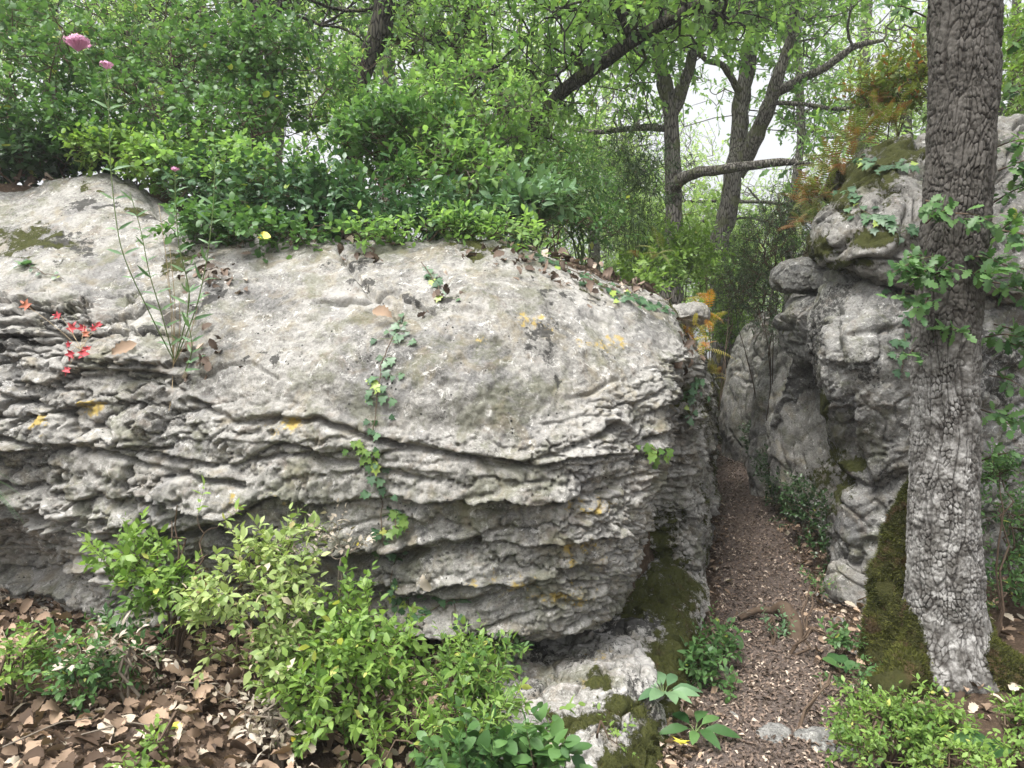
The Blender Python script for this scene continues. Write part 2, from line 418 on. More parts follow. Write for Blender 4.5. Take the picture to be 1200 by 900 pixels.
M['rock_grey'] = rock_mat('grey pitted limestone', (.07, .07, .066), (.27, .265, .25), (.17, .15, .11), 1.2)
M['rock_white'] = rock_mat('white crusted limestone', (.15, .145, .125), (.46, .445, .42), (.28, .22, .15))
M['moss'] = moss_mat('moss')
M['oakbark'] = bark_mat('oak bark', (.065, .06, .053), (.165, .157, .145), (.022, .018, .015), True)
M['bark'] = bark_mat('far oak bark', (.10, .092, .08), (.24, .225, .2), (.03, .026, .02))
M['bark_dark'] = bark_mat('dark bark', (.045, .04, .034), (.10, .09, .075), (.015, .013, .01))
def plain(name, c, r=.7, c2=None, sc=40):
    t = NT(name); co = t.coord(); n = t.noise(co, sc, 4, .6)
    return t.done(t.pbr(t.mix(n, c, c2 or tuple(x*.6 for x in c)), r, t.bump(n, .4, .003), .25))
M['twig'] = plain('brown twig', (.13, .09, .06), .8, (.05, .035, .025))
M['twig_grey'] = plain('grey twig', (.22, .19, .15), .8, (.1, .08, .06))
M['stem_green'] = plain('green stem', (.14, .2, .07), .6, (.08, .12, .04))
M['stem_dry'] = plain('dry stem', (.42, .33, .2), .7)
M['pink'] = plain('pink petals', (.6, .25, .42), .6, (.72, .42, .56), 200)
M['leaf_mid'] = leaf_mat('mid green leaves', (.035, .095, .03), (.14, .26, .085), (.34, .38, .09))
M['leaf_dark'] = leaf_mat('dark green leaves', (.018, .05, .016), (.05, .11, .03), (.2, .22, .05), tr=.2, rough=.35, spec=.5)
M['leaf_ever'] = leaf_mat('evergreen needles', (.022, .05, .022), (.07, .115, .045), (.25, .16, .05), tr=.15, rough=.5)
M['leaf_bright'] = leaf_mat('bright green leaves', (.08, .17, .035), (.27, .40, .10), (.5, .52, .14), tr=.4)
M['leaf_pale'] = leaf_mat('pale spring leaves', (.15, .24, .07), (.42, .5, .2), (.62, .52, .42), tr=.35)
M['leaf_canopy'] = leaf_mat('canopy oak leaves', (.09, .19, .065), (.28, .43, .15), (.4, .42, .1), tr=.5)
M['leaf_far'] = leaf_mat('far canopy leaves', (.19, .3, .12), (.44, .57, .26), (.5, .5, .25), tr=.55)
M['leaf_blue'] = leaf_mat('blue green leaves', (.09, .18, .09), (.2, .32, .17), (.4, .4, .2), tr=.3)
M['leaf_ivy'] = leaf_mat('ivy leaves', (.03, .085, .035), (.10, .19, .09), (.3, .4, .08), tr=.2, rough=.4, spec=.5)
M['leaf_fern'] = leaf_mat('fern fronds', (.06, .12, .03), (.24, .27, .06), (.3, .13, .04), tr=.35)
M['leaf_gold'] = leaf_mat('golden fern fronds', (.2, .2, .04), (.55, .45, .08), (.5, .2, .04), tr=.4)
M['leaf_red'] = leaf_mat('red leaves', (.42, .04, .06), (.62, .10, .12), (.6, .22, .15), tr=.3)
M['leaf_yellow'] = leaf_mat('yellow leaf', (.65, .55, .06), (.75, .66, .1), tr=.3)
M['litter'] = leaf_mat('dead leaves', (.07, .047, .033), (.42, .30, .215), (.46, .39, .31), tr=.08, rough=.75, spec=.15)
M['litter_dark'] = leaf_mat('trodden dead leaves', (.065, .048, .038), (.25, .185, .148), (.48, .39, .32), tr=.03, rough=.8, spec=.15)
M['silver'] = leaf_mat('dry silvery leaves', (.25, .21, .165), (.5, .44, .37), tr=.15, rough=.7)

def earth_mat():
    t = NT('forest floor'); co = t.coord()
    n = t.noise(co, 6, 8, .7); n2 = t.noise(co, 45, 5, .75)
    c = t.mix(n, (.045, .032, .022), (.13, .09, .062)); c = t.mix(t.ss(n2, .5, .7), c, (.2, .14, .1))
    far = t.attr('far'); c = t.mix(far, c, t.mix(n, (.05, .08, .02), (.1, .14, .04)))
    return t.done(t.pbr(c, .95, t.bump(t.math('ADD', n, n2), 1, .03), .1))
def path_mat():
    t = NT('trodden earth'); co = t.coord()
    n = t.noise(co, 3, 8, .65); n2 = t.noise(co, 60, 6, .8); v = t.vor(co, 75)
    c = t.mix(n, (.075, .06, .052), (.18, .145, .125)); c = t.mix(t.ss(n2, .5, .68), c, (.27, .19, .15))
    c = t.mix(t.math('MULTIPLY', t.ss(t.noise(co, 28, 4, .8), .6, .68), .8), c, (.37, .3, .25))
    return t.done(t.pbr(c, .95, t.bump(t.math('ADD', n2, v), 1, .014), .12))
M['earth'] = earth_mat(); M['path'] = path_mat()
EXPO = 1.35; HAZE = .003; SPC = .0068
# ------------------------------------------------------------------ terrain
def xl(y): return np.interp(y, [3.4, 4.5, 6, 9, 12, 16], [.8, 1.15, 1.6, 2.42, 3.2, 4.1])
def xr(y): return np.interp(y, [3, 4.2, 5.5, 7, 9.7, 12, 16], [1.6, 1.9, 2.25, 2.65, 3.25, 3.95, 5.2])
def pathc(y): return np.interp(y, [-6, 1, 2.6, 3.9, 5.5, 9.7, 12, 15], [.3, .6, .93, 1.4, 1.82, 2.84, 3.5, 4.4])
def ground(x, y):
    x = np.asarray(x, float); y = np.asarray(y, float)
    z = .27*sstep(.55, -1.2, x)*sstep(14, 6, y)+.0*x
    z = z+.10*sstep(1.65, 2.6, x)
    yb = np.interp(x, [-3, -2.2, -1.2, -.7, 0, .5, .9], [4.5, 4.5, 4.3, 3.85, 3.72, 3.85, 4.2])
    hb = np.interp(x, [-6, -3.5, -2, -1.3, -.8, 0, .45, .9, 1.5, 2.5], [2.7, 2.5, 2.42, 2.2, 2.0, 1.97, 1.9, 1.65, 1.55, 1.4])
    hb = hb+.05*np.maximum(y-4.5, 0)*sstep(2, -1, x)
    m = sstep(-.35, .06, y-yb)*sstep(.12, .5, xl(y)-x)
    m = m*(1-.85*sstep(11, 19, y)*sstep(-4, 2, x))
    z = z+(hb-z)*m
    hr = np.interp(x, [2, 3, 5, 9], [2.3, 2.75, 3.1, 3.4])
    mr = sstep(4.75, 5.6, y+.0*x)*sstep(.15, .6, x-xr(y))*(1-.85*sstep(9, 17, y))
    z = z+(hr-z)*mr
    z = z+.025*noise(np.stack([x*1.7, y*1.7, x*0], -1), 3)+.012*noise(np.stack([x*6, y*6, x*0], -1), 4)*sstep(30, 10, y)
    z = z-7*sstep(18, 70, y)-4*sstep(14, 60, np.abs(x))
    return z
def axis(a, b, fine, lo, hi):
    v = [a]
    out = list(np.arange(lo, hi, fine)); s = fine; p = lo; L = []
    while p > a: s *= 1.18; p -= s; L.append(p)
    s = fine; p = out[-1]; R = []
    while p < b: s *= 1.18; p += s; R.append(p)
    return np.array(L[::-1]+out+R)
gx = axis(-150, 150, .035, -3.2, 5.2); gy = axis(-90, 220, .035, 1.2, 9)
X, Y = np.meshgrid(gx, gy, indexing='ij'); Z = ground(X, Y)
g = mk('ground', np.stack([X, Y, Z], -1), [gridfaces(len(gx), len(gy))], M['earth'], origin=(0, 0, 0), attrs={'far': sstep(8, 16, np.hypot(X, Y))})
tag(g, 'brown forest floor rising as banks on both sides of the path', kind='structure')
# path
sy = np.arange(-2.5, 14.5, .02); t_ = np.linspace(-1, 1, 41)
Yp, Tp = np.meshgrid(sy, t_, indexing='ij')
hw = .36+.05*noise(np.stack([Yp*1.5, Tp*0, Tp*0], -1), 8)+.03*noise(np.stack([Yp*7, np.sign(Tp), Tp*0], -1), 9)-.012*np.clip(Yp-4, 0, 8)
Xp = pathc(Yp)+Tp*hw
Zp = ground(Xp, Yp)+.028*(1-Tp**4)-.012+.006*noise(np.stack([Xp*11, Yp*11, 0*Xp], -1), 12)
g = mk('path', np.stack([Xp, Yp, Zp], -1), [gridfaces(*Xp.shape)], M['path'], origin=(0, 0, 0))
tag(g, 'trodden reddish brown earth path between the rocks', kind='structure')

# ------------------------------------------------------------------ rocks
def polydist(px, py, pl):
    d = np.full(px.shape, 1e9)
    sg = np.zeros(px.shape)
    for (x0, y0), (x1, y1) in zip(pl[:-1], pl[1:]):
        dx, dy = x1-x0, y1-y0; t = np.clip(((px-x0)*dx+(py-y0)*dy)/(dx*dx+dy*dy), 0, 1)
        qx = px-x0-t*dx; qy = py-y0-t*dy; q = np.hypot(qx, qy)
        m = q < d; d = np.where(m, q, d); sg = np.where(m, np.where(qy < 0, -1, 1), sg)
    return d, sg
def blob(px, py, items):
    r = np.zeros(px.shape)
    for x, y, rx, ry in items: r = np.maximum(r, np.exp(-((px-x)/rx)**2-((py-y)/ry)**2))
    return r
def strata(P, s, T, amp, seed, f0=.05, f1=.22, warp=.5):
    """ledges: going up each bed, a recess, a lip, then a receding top"""
    q = P*np.array([1.1, 1.1, .6])
    w = s/T+warp*noise(q*1.6, seed)+.18*noise(P*np.array([6, 6, 3]), seed+1)
    k = np.floor(w); f = w-k
    a = hsh(k, k*0, k*0, seed)
    n = noise(np.stack([P[..., 0]*1.9+P[..., 1], k*7.7, P[..., 1]*1.3], -1), seed+2)
    am = np.clip(.2+.6*a+1.5*n, .0, 1.5)
    pr = sstep(f0, f1, f)*(1-.6*np.clip((f-f1)/(1-f1), 0, 1)**.8)
    return amp*am*(pr-.35)
def shards(U, V, amp, seed, edge=.1, tl=.45):
    f1, f2, rid, du, dv = voro(U, V, seed)
    e = sstep(0, edge*2, f2-f1)
    return amp*(-1.5*np.exp(-((f2-f1)/.07)**2)+(rid-.5)*1.8-dv*tl+(du*(hsh(np.floor(rid*999), rid*0, rid*0, 4)-.5))*.5+.5*e-.15*f1)
def finish(name, P, N, disp, mat, parent=None, attrs=None, closed=False, **k):
    Q = P+N*disp[..., None]
    return mk(name, Q, [gridfaces(P.shape[0], P.shape[1], closed)], mat, parent, attrs, **k)

RY = [None]*9
def colpts(c): return [W(*p) for p in c]
# lattice: rows bottom -> top (pixel x, pixel y, distance)
L = [
 [(-420, 780, 3.9), (-420, 700, 3.7), (-420, 630, 3.6), (-420, 560, 3.5), (-420, 490, 3.5), (-420, 410, 3.6), (-420, 340, 3.8), (-420, 270, 4.2), (-420, 200, 4.8)],
 [(-130, 770, 3.7), (-130, 690, 3.45), (-130, 620, 3.35), (-130, 560, 3.2), (-130, 500, 3.2), (-130, 420, 3.3), (-130, 350, 3.5), (-130, 275, 3.9), (-130, 205, 4.5)],
 [(0, 765, 3.7), (0, 690, 3.5), (0, 630, 3.4), (0, 570, 3.12), (0, 500, 3.12), (0, 425, 3.2), (0, 355, 3.4), (0, 280, 3.9), (0, 212, 4.5)],
 [(60, 790, 3.6), (70, 725, 3.4), (65, 650, 3.3), (65, 590, 3.08), (65, 500, 3.08), (65, 418, 3.18), (65, 348, 3.4), (65, 270, 3.9), (65, 200, 4.5)],
 [(130, 800, 3.5), (135, 738, 3.2), (130, 680, 3.1), (130, 600, 3.0), (130, 505, 3.03), (130, 420, 3.15), (130, 352, 3.4), (130, 270, 3.9), (130, 196, 4.5)],
 [(240, 720, 3.7), (240, 735, 3.18), (240, 680, 3.08), (240, 600, 2.98), (240, 510, 2.98), (240, 435, 3.05), (235, 370, 3.25), (228, 300, 3.65), (220, 238, 4.3)],
 [(385, 690, 3.75), (385, 728, 3.15), (385, 680, 3.08), (390, 610, 2.96), (395, 525, 2.9), (400, 455, 2.9), (400, 385, 3.07), (395, 325, 3.35), (385, 282, 3.85)],
 [(540, 690, 3.65), (540, 748, 3.0), (545, 695, 2.9), (550, 620, 2.84), (550, 535, 2.8), (550, 460, 2.82), (550, 390, 2.98), (545, 325, 3.25), (530, 280, 3.72)],
 [(650, 685, 3.6), (650, 742, 2.98), (660, 690, 2.88), (665, 615, 2.84), (668, 535, 2.84), (668, 460, 2.92), (662, 395, 3.1), (650, 340, 3.35), (635, 297, 3.75)],
 [(700, 680, 3.7), (705, 725, 3.08), (722, 670, 2.98), (733, 610, 2.96), (738, 540, 2.98), (745, 465, 3.08), (742, 405, 3.25), (728, 360, 3.5), (705, 325, 3.85)],
 [(712, 675, 3.8), (714, 712, 3.25), (738, 660, 3.15), (754, 605, 3.15), (769, 550, 3.16), (786, 465, 3.3), (797, 410, 3.45), (785, 368, 3.75), (765, 345, 4.1)],
 [(728, 740, 4.1), (732, 705, 4.0), (742, 655, 4.0), (752, 600, 4.02), (758, 545, 4.0), (778, 480, 3.92), (805, 420, 3.8), (800, 382, 3.95), (785, 358, 4.3)],
 [(785, 790, 4.1), (792, 730, 4.08), (805, 655, 4.1), (812, 600, 4.1), (812, 545, 4.1), (820, 485, 4.0), (822, 430, 4.05), (815, 395, 4.25), (800, 370, 4.55)],
 [(815, 760, 4.3), (825, 700, 4.35), (834, 640, 4.4), (836, 590, 4.45), (836, 530, 4.5), (833, 480, 4.6), (829, 435, 4.7), (823, 405, 4.85), (808, 382, 5.0)],
 [(822, 680, 5.9), (832, 625, 5.9), (836, 590, 5.9), (838, 550, 5.9), (838, 510, 5.95), (836, 470, 6.0), (832, 440, 6.1), (826, 415, 6.2), (812, 392, 6.3)],
 [(826, 570, 9), (836, 545, 9), (839, 525, 9), (841, 500, 9), (841, 480, 9), (839, 455, 9), (836, 435, 9), (830, 418, 9.1), (818, 402, 9.2)],
]
back = [(0, .7, 0)]*10+[(-.25, .6, 0), (-.45, .4, 0), (-.5, .2, 0), (-.6, 0, 0), (-.7, 0, 0), (-.7, 0, 0)]
C = []
for c, b in zip(L, back):
    q = colpts(c); b = np.array(b); q.append(q[-1]+b*.6+np.array([0, 0, -.12])); q.append(q[-1]+b+np.array([0, 0, -.9])); C.append(q)
P = loft(C, SPC); N = gridnormals(P)
if (N[..., 1].mean() > 0): N = -N
px, py = proj(P)
smooth_edge = np.interp(px, [0, 90, 200, 260, 400, 520, 600, 660, 720, 790, 830], [350, 352, 420, 470, 492, 512, 515, 492, 450, 415, 400])
lay = sstep(-14, 26, py-smooth_edge+14*noise(P*5, 77))
front = sstep(4.9, 4.2, P[..., 1])
s = P[..., 2]+.05*P[..., 0]*0+.06*noise(P*.9, 21)
righty = sstep(560, 690, px)
warpP = P+.04*np.stack([noise(P*7, 31), noise(P*7, 32), noise(P*7, 33)], -1)
SM = np.clip(sstep(-.35, .25, noise(P*np.array([1.6, 1.6, 3.4]), 35)), .12, 1)
SH = np.clip(sstep(-.15, .35, noise(P*np.array([2.1, 2.1, 4.2]), 36)), 0, 1)
LFT = .4+.6*righty
d = lay*(strata(P, s, .175, .11, 41, .02, .08, .45)*(1-.45*righty)+SM*LFT*strata(P, s, .07, .036, 51, .03, .13, .55))
arc = P[..., 0]+P[..., 1]*.6
wv = noise(P*4.5, 34)*.8
hn = fbm(P*14, 3, 37); hn2 = fbm(P*13, 3, 38)
d = d+lay*front*(.55+.45*righty)*(shards(arc*2.3+wv*.4+.25*hn, s*8+wv*.4+.3*hn, .024, 75, .04, .15)*(1-.5*righty)+shards(arc*8+wv*.9+.35*hn, s*20+wv*.8+.4*hn2, .015, 71, .06, .5)*(.05+.45*SH+.75*righty)+shards(arc*17+wv+.5*hn, s*33+wv+.5*hn2, .006, 72, .07, .5))+lay*(1-front)*shards(arc*4+wv, s*7+wv, .03, 74)
d = d+(1-lay)*(.03*fbm(P*2.2, 4, 81)+.006*fbm(P*14, 4, 82)-.012*sstep(.25, .6, noise(P*9, 83)))
d = d+(.012+.012*lay)*fbm(P*6, 5, 84)+.010*lay*fbm(P*18, 4, 86)+.004*fbm(P*30, 3, 87)+.0035*fbm(P*40, 2, 85)
# left top: blocky breaks
lf = sstep(250, 180, px)*sstep(330, 350, py)
d = d+lf*shards(arc*4+.5*wv+.3*hn, s*9+.5*wv+.3*hn2, .03, 73, .06, .3)
cracks = [([(375, 352), (430, 358), (462, 345), (512, 366)], .045, 4), ([(398, 290), (425, 333), (440, 352), (470, 372)], .04, 6),
 ([(225, 470), (275, 492), (370, 490), (440, 514), (520, 527), (610, 545), (660, 525), (720, 500)], .07, 6),
 ([(0, 512), (60, 522), (130, 530), (200, 550), (290, 566)], .07, 5), ([(300, 535), (360, 532), (420, 545), (500, 560)], .05, 5),
 ([(-100, 585), (20, 592), (60, 602), (100, 622), (170, 632), (250, 618), (330, 642), (400, 656), (480, 648), (560, 634)], .13, 9),
 ([(0, 357), (60, 352), (92, 345)], .05, 6), ([(0, 380), (50, 383), (95, 398)], .04, 5), ([(0, 462), (60, 478), (135, 508)], .05, 6),
 ([(235, 440), (290, 425), (330, 445)], .02, 4), ([(380, 700), (450, 690), (540, 706), (600, 690), (690, 660)], .06, 6), ([(560, 600), (640, 590), (720, 570)], .03, 5),
 ([(100, 672), (200, 668), (330, 690)], .06, 6), ([(640, 470), (700, 455), (750, 440)], .03, 5), ([(180, 225), (200, 280), (230, 300)], .03, 9)]
wob = 5*noise(P*11, 91); wob2 = 5*noise(P*11, 92)
for pl, dep, wd in cracks:
    dd, sg = polydist(px+wob, py+wob2, pl)
    wd = wd*.62; d = d-front*dep*1.35*np.exp(-(dd/wd)**2)*(.55+.6*noise(P*4, 93))+(dep > .05)*front*dep*.25*np.exp(-((dd-wd*2)/(wd*2))**2)*(sg < 0)
d = d-.055*sstep(3.85, 4.3, P[..., 1]); hollow = blob(px, py, [(30, 665, 55, 28)]); d = d-.16*hollow*front
px0, py0 = px, py; px = px+22*fbm(P*9, 4, 88); py = py+16*fbm(P*9, 4, 89)
moss = np.maximum(.75*blob(px, py, [(30, 282, 62, 26), (75, 288, 22, 16), (205, 310, 30, 26), (560, 291, 45, 8), (700, 335, 20, 10), (100, 208, 12, 6), (155, 240, 26, 12)]),
     sstep(3.35, 3.75, P[..., 1])*sstep(735, 765, px)*(.33+.3*noise(P*3, 95)+.25*blob(px, py, [(740, 690, 45, 70), (800, 470, 40, 25), (765, 620, 30, 60)])))
moss = moss*(front*.5+.5)+(1-front)*.3+.12*sstep(.2, .5, noise(P*1.3, 97))*lay
ochre = .6*blob(px, py, [(640, 700, 55, 14), (600, 690, 40, 12), (625, 378, 25, 14), (700, 400, 28, 14), (720, 395, 30, 20), (690, 640, 30, 20), (285, 578, 14, 9), (330, 575, 14, 10), (340, 498, 26, 10), (110, 470, 16, 9), (60, 500, 14, 8), (560, 395, 20, 12), (240, 680, 50, 30), (690, 590, 40, 20)])+.3*sstep(.15, .6, noise(P*2.1, 98))*lay
black = .12*np.clip(noise(P*12, 90), 0, 1)+.5*blob(px, py, [(316, 418, 12, 10), (285, 425, 7, 7), (410, 310, 26, 15), (425, 335, 16, 14), (20, 400, 34, 18), (60, 290, 50, 22), (70, 380, 25, 14), (178, 395, 18, 18), (250, 360, 12, 9), (523, 350, 12, 9), (640, 350, 14, 8), (636, 410, 14, 34), (655, 455, 10, 22), (700, 350, 16, 8), (480, 345, 10, 8), (110, 235, 40, 8), (95, 290, 16, 20), (160, 245, 30, 10)])+.2*sstep(.1, .5, noise(P*3.1, 99))*(1-.6*lay)+.1
N = norm(N*np.stack([np.ones_like(lay), np.ones_like(lay), 1-.8*lay], -1))
rock = finish('boulder', P, N, d, M['rock'], attrs={'moss': moss, 'ochre': ochre, 'black': black})
px, py = px0, py0
tag(rock, 'huge pale limestone boulder with smooth top and layered lower face left of the path', 'boulder')
MAIN = (P+N*d[..., None], N, px, py, rock, moss)

# plinth rock below the boulder
L2 = [
 [(480, 960, 2.7), (480, 900, 2.75), (480, 840, 2.85), (490, 790, 3.0), (500, 760, 3.3)],
 [(570, 980, 2.35), (565, 905, 2.45), (560, 850, 2.65), (570, 790, 2.95), (575, 755, 3.4)],
 [(650, 1000, 2.2), (645, 920, 2.3), (650, 850, 2.55), (650, 785, 2.9), (655, 740, 3.4)],
 [(715, 1000, 2.25), (715, 915, 2.35), (712, 840, 2.6), (712, 765, 3.0), (718, 715, 3.5)],
 [(765, 985, 2.35), (770, 915, 2.45), (765, 830, 2.75), (768, 745, 3.2), (775, 695, 3.7)],
 [(800, 960, 2.6), (797, 895, 2.7), (795, 815, 3.0), (806, 735, 3.45), (812, 690, 3.85)],
 [(812, 930, 2.95), (805, 860, 3.0), (812, 790, 3.3), (828, 725, 3.8), (832, 690, 4.1)],
]
C = []
for c in L2:
    q = colpts(c); q.append(q[-1]+np.array([0, .5, .05])); C.append(q)
P = loft(C, .0056); N = gridnormals(P)
if N[..., 2].mean() < 0: N = -N
px, py = proj(P)
d = .05*fbm(P*2.6, 4, 101)+.018*fbm(P*11, 4, 102)+.006*fbm(P*45, 2, 103)+shards(P[..., 0]*8, P[..., 1]*9, .012, 104)
moss = .62*blob(px, py, [(765, 875, 38, 50), (780, 700, 50, 36), (735, 830, 34, 16), (798, 780, 34, 90), (700, 800, 18, 12), (690, 845, 50, 14), (755, 700, 50, 30), (720, 890, 30, 14)])+.22+.22*noise(P*5, 105)+.1*sstep(.0, .3, noise(P*14, 107))
rock = finish('rock', P, N, d, M['rock_white'], attrs={'moss': moss, 'ochre': .5*blob(px, py, [(700, 770, 50, 20), (690, 800, 30, 16)]), 'black': .42+.3*noise(P*5, 106)})
tag(rock, 'low white crusted mossy rock jutting from under the big boulder', 'rock')
PLINTH = (P+N*d[..., None], N, px, py, rock, moss)

# right-hand boulder
L3 = [
 [(985, 790, 5.9), (978, 700, 5.9), (976, 640, 5.9), (985, 600, 5.9), (1000, 550, 5.9), (992, 485, 5.9), (970, 425, 5.9), (970, 370, 5.9), (990, 322, 6.1)],
 [(985, 790, 4.8), (978, 714, 4.75), (972, 640, 4.7), (976, 590, 4.65), (986, 545, 4.6), (966, 480, 4.5), (952, 420, 4.5), (958, 362, 4.6), (988, 318, 4.9)],
 [(1005, 800, 4.5), (995, 725, 4.4), (990, 645, 4.3), (995, 590, 4.3), (1002, 535, 4.3), (992, 475, 4.12), (980, 415, 4.1), (985, 360, 4.2), (1010, 320, 4.6)],
 [(1040, 820, 4.3), (1035, 735, 4.2), (1030, 650, 4.15), (1032, 590, 4.15), (1034, 530, 4.1), (1030, 470, 3.98), (1025, 410, 3.98), (1030, 360, 4.08), (1045, 322, 4.5)],
 [(1110, 820, 4.3), (1110, 740, 4.2), (1110, 650, 4.15), (1110, 590, 4.1), (1110, 530, 4.05), (1110, 470, 4.0), (1110, 410, 4.0), (1110, 355, 4.1), (1110, 325, 4.5)],
 [(1180, 820, 4.5), (1180, 740, 4.45), (1180, 650, 4.4), (1180, 590, 4.3), (1180, 530, 4.25), (1180, 470, 4.2), (1180, 410, 4.2), (1180, 355, 4.3), (1180, 328, 4.6)],
 [(1300, 820, 4.9), (1300, 740, 4.8), (1300, 650, 4.75), (1300, 590, 4.7), (1300, 530, 4.6), (1300, 470, 4.55), (1300, 410, 4.55), (1300, 355, 4.6), (1300, 328, 4.9)],
]
C = []
for i, c in enumerate(L3):
    q = colpts(c); b = np.array([.5, .3, 0]) if i < 2 else np.array([0, .7, 0])
    q.append(q[-1]+b+np.array([0, 0, -.1])); q.append(q[-1]+b+np.array([0, 0, -1.])); C.append(q)
P = loft(C, SPC*1.25); N = gridnormals(P)
if N[..., 1].mean() > 0: N = -N
px, py = proj(P)
wv = noise(P*4, 134)
f1, f2, rid, du, dv = voro(P[..., 0]*22+wv*2, P[..., 2]*26+P[..., 1]*9+wv*2, 131)
pit = sstep(.1, .5, noise(P*3, 132)+.25)
cz = lambda f, sd_: 1-np.abs(noise(P*f+.12*noise(P*9, 150)[..., None], sd_))*2
d = .05*fbm(P*1.5, 3, 121)-.014*np.clip(cz(2.2, 151), 0, 1)**10-.006*np.clip(cz(6, 152), 0, 1)**6+.022*fbm(P*8, 5, 122, .68)+.005*fbm(P*40, 2, 123)-.02*pit*sstep(.45, .15, f1)*(rid > .35)+strata(P, P[..., 2]+P[..., 0]*.25, .3, .035, 124)
d = d+.010*sstep(.0, .5, noise(P*2.4, 139))*fbm(P*22, 3, 138)+shards(P[..., 0]*2.2+wv, P[..., 2]*2.6+wv, .012, 125, .05)
for pl, dep, wd in [([(975, 360), (985, 440), (1000, 520), (1030, 600)], .06, 7), ([(1000, 395), (1040, 385), (1075, 400)], .03, 5), ([(980, 555), (1020, 575), (1060, 560)], .06, 9), ([(990, 700), (1010, 640), (1050, 620)], .04, 6)]:
    dd, sg = polydist(px+6*noise(P*8, 126), py+6*noise(P*8, 127), pl); d = d-dep*np.exp(-(dd/wd)**2)
moss = .75*blob(px, py, [(975, 560, 30, 55), (1000, 545, 20, 12), (1060, 650, 20, 80), (965, 480, 10, 30)])+.12+.15*noise(P*2, 128)
black = .4*sstep(-.1, .4, noise(P*2.3, 129))+.16
rock = finish('boulder', P, N, d, M['rock_grey'], attrs={'moss': moss, 'ochre': .15+.2*noise(P*3, 130), 'black': black})
RBIG = (P+N*d[..., None], N, px, py)
tag(rock, 'tall dark grey pitted boulder right of the path, directly behind the thick oak trunk', 'boulder')

# cap rock
L4 = [
 [(985, 320, 5.4), (958, 300, 5.3), (955, 285, 5.3), (965, 268, 5.3), (990, 240, 5.5)],
 [(1000, 326, 4.7), (966, 306, 4.55), (960, 280, 4.5), (972, 250, 4.6), (1000, 205, 4.9)],
 [(1025, 332, 4.4), (1005, 322, 4.2), (1002, 290, 4.15), (1012, 245, 4.3), (1030, 180, 4.8)],
 [(1065, 338, 4.3), (1055, 330, 4.05), (1055, 290, 4.0), (1058, 240, 4.15), (1062, 165, 4.7)],
 [(1120, 342, 4.3), (1120, 338, 4.05), (1120, 300, 4.0), (1120, 240, 4.15), (1120, 150, 4.7)],
 [(1200, 345, 4.4), (1200, 342, 4.2), (1200, 300, 4.15), (1200, 230, 4.3), (1200, 140, 4.8)],
 [(1320, 345, 4.7), (1320, 342, 4.5), (1320, 300, 4.45), (1320, 230, 4.6), (1320, 140, 5.1)],
]
C = []
for c in L4:
    q = colpts(c); q = [q[0]+np.array([0, .5, .02])]+q; q.append(q[-1]+np.array([.1, .6, .05])); C.append(q)
P = loft(C, SPC*1.25); N = gridnormals(P)
if N[..., 1].mean() > 0: N = -N
px, py = proj(P)
wv = noise(P*4, 144)
cz = lambda f, sd_: 1-np.abs(noise(P*f+.12*noise(P*9, 150)[..., None], sd_))*2
d = .05*fbm(P*1.8, 3, 141)-.02*np.clip(cz(2.0, 153), 0, 1)**10-.006*np.clip(cz(6, 154), 0, 1)**6+.024*fbm(P*8, 5, 142, .68)+shards(P[..., 0]*2.2+P[..., 2]*.8+wv, P[..., 2]*3-P[..., 0]*.7+wv, .03, 145, .05)+.006*fbm(P*20, 3, 149)+.005*fbm(P*40, 2, 143)
moss = .6*blob(px, py, [(1010, 205, 30, 20), (1040, 210, 20, 30), (965, 290, 14, 20), (1020, 280, 40, 12), (1060, 180, 50, 20), (1000, 310, 40, 8), (990, 230, 22, 30)])+.2+.25*noise(P*3, 146)
rock = finish('boulder', P, N, d, M['rock_dark'], attrs={'moss': moss, 'ochre': .1+.1*noise(P*3, 147), 'black': .36+.3*noise(P*2.5, 148)})
CAPR = (P+N*d[..., None], N, px, py)
tag(rock, 'overhanging light and black blotched block capping the right-hand outcrop behind the oak', 'boulder')

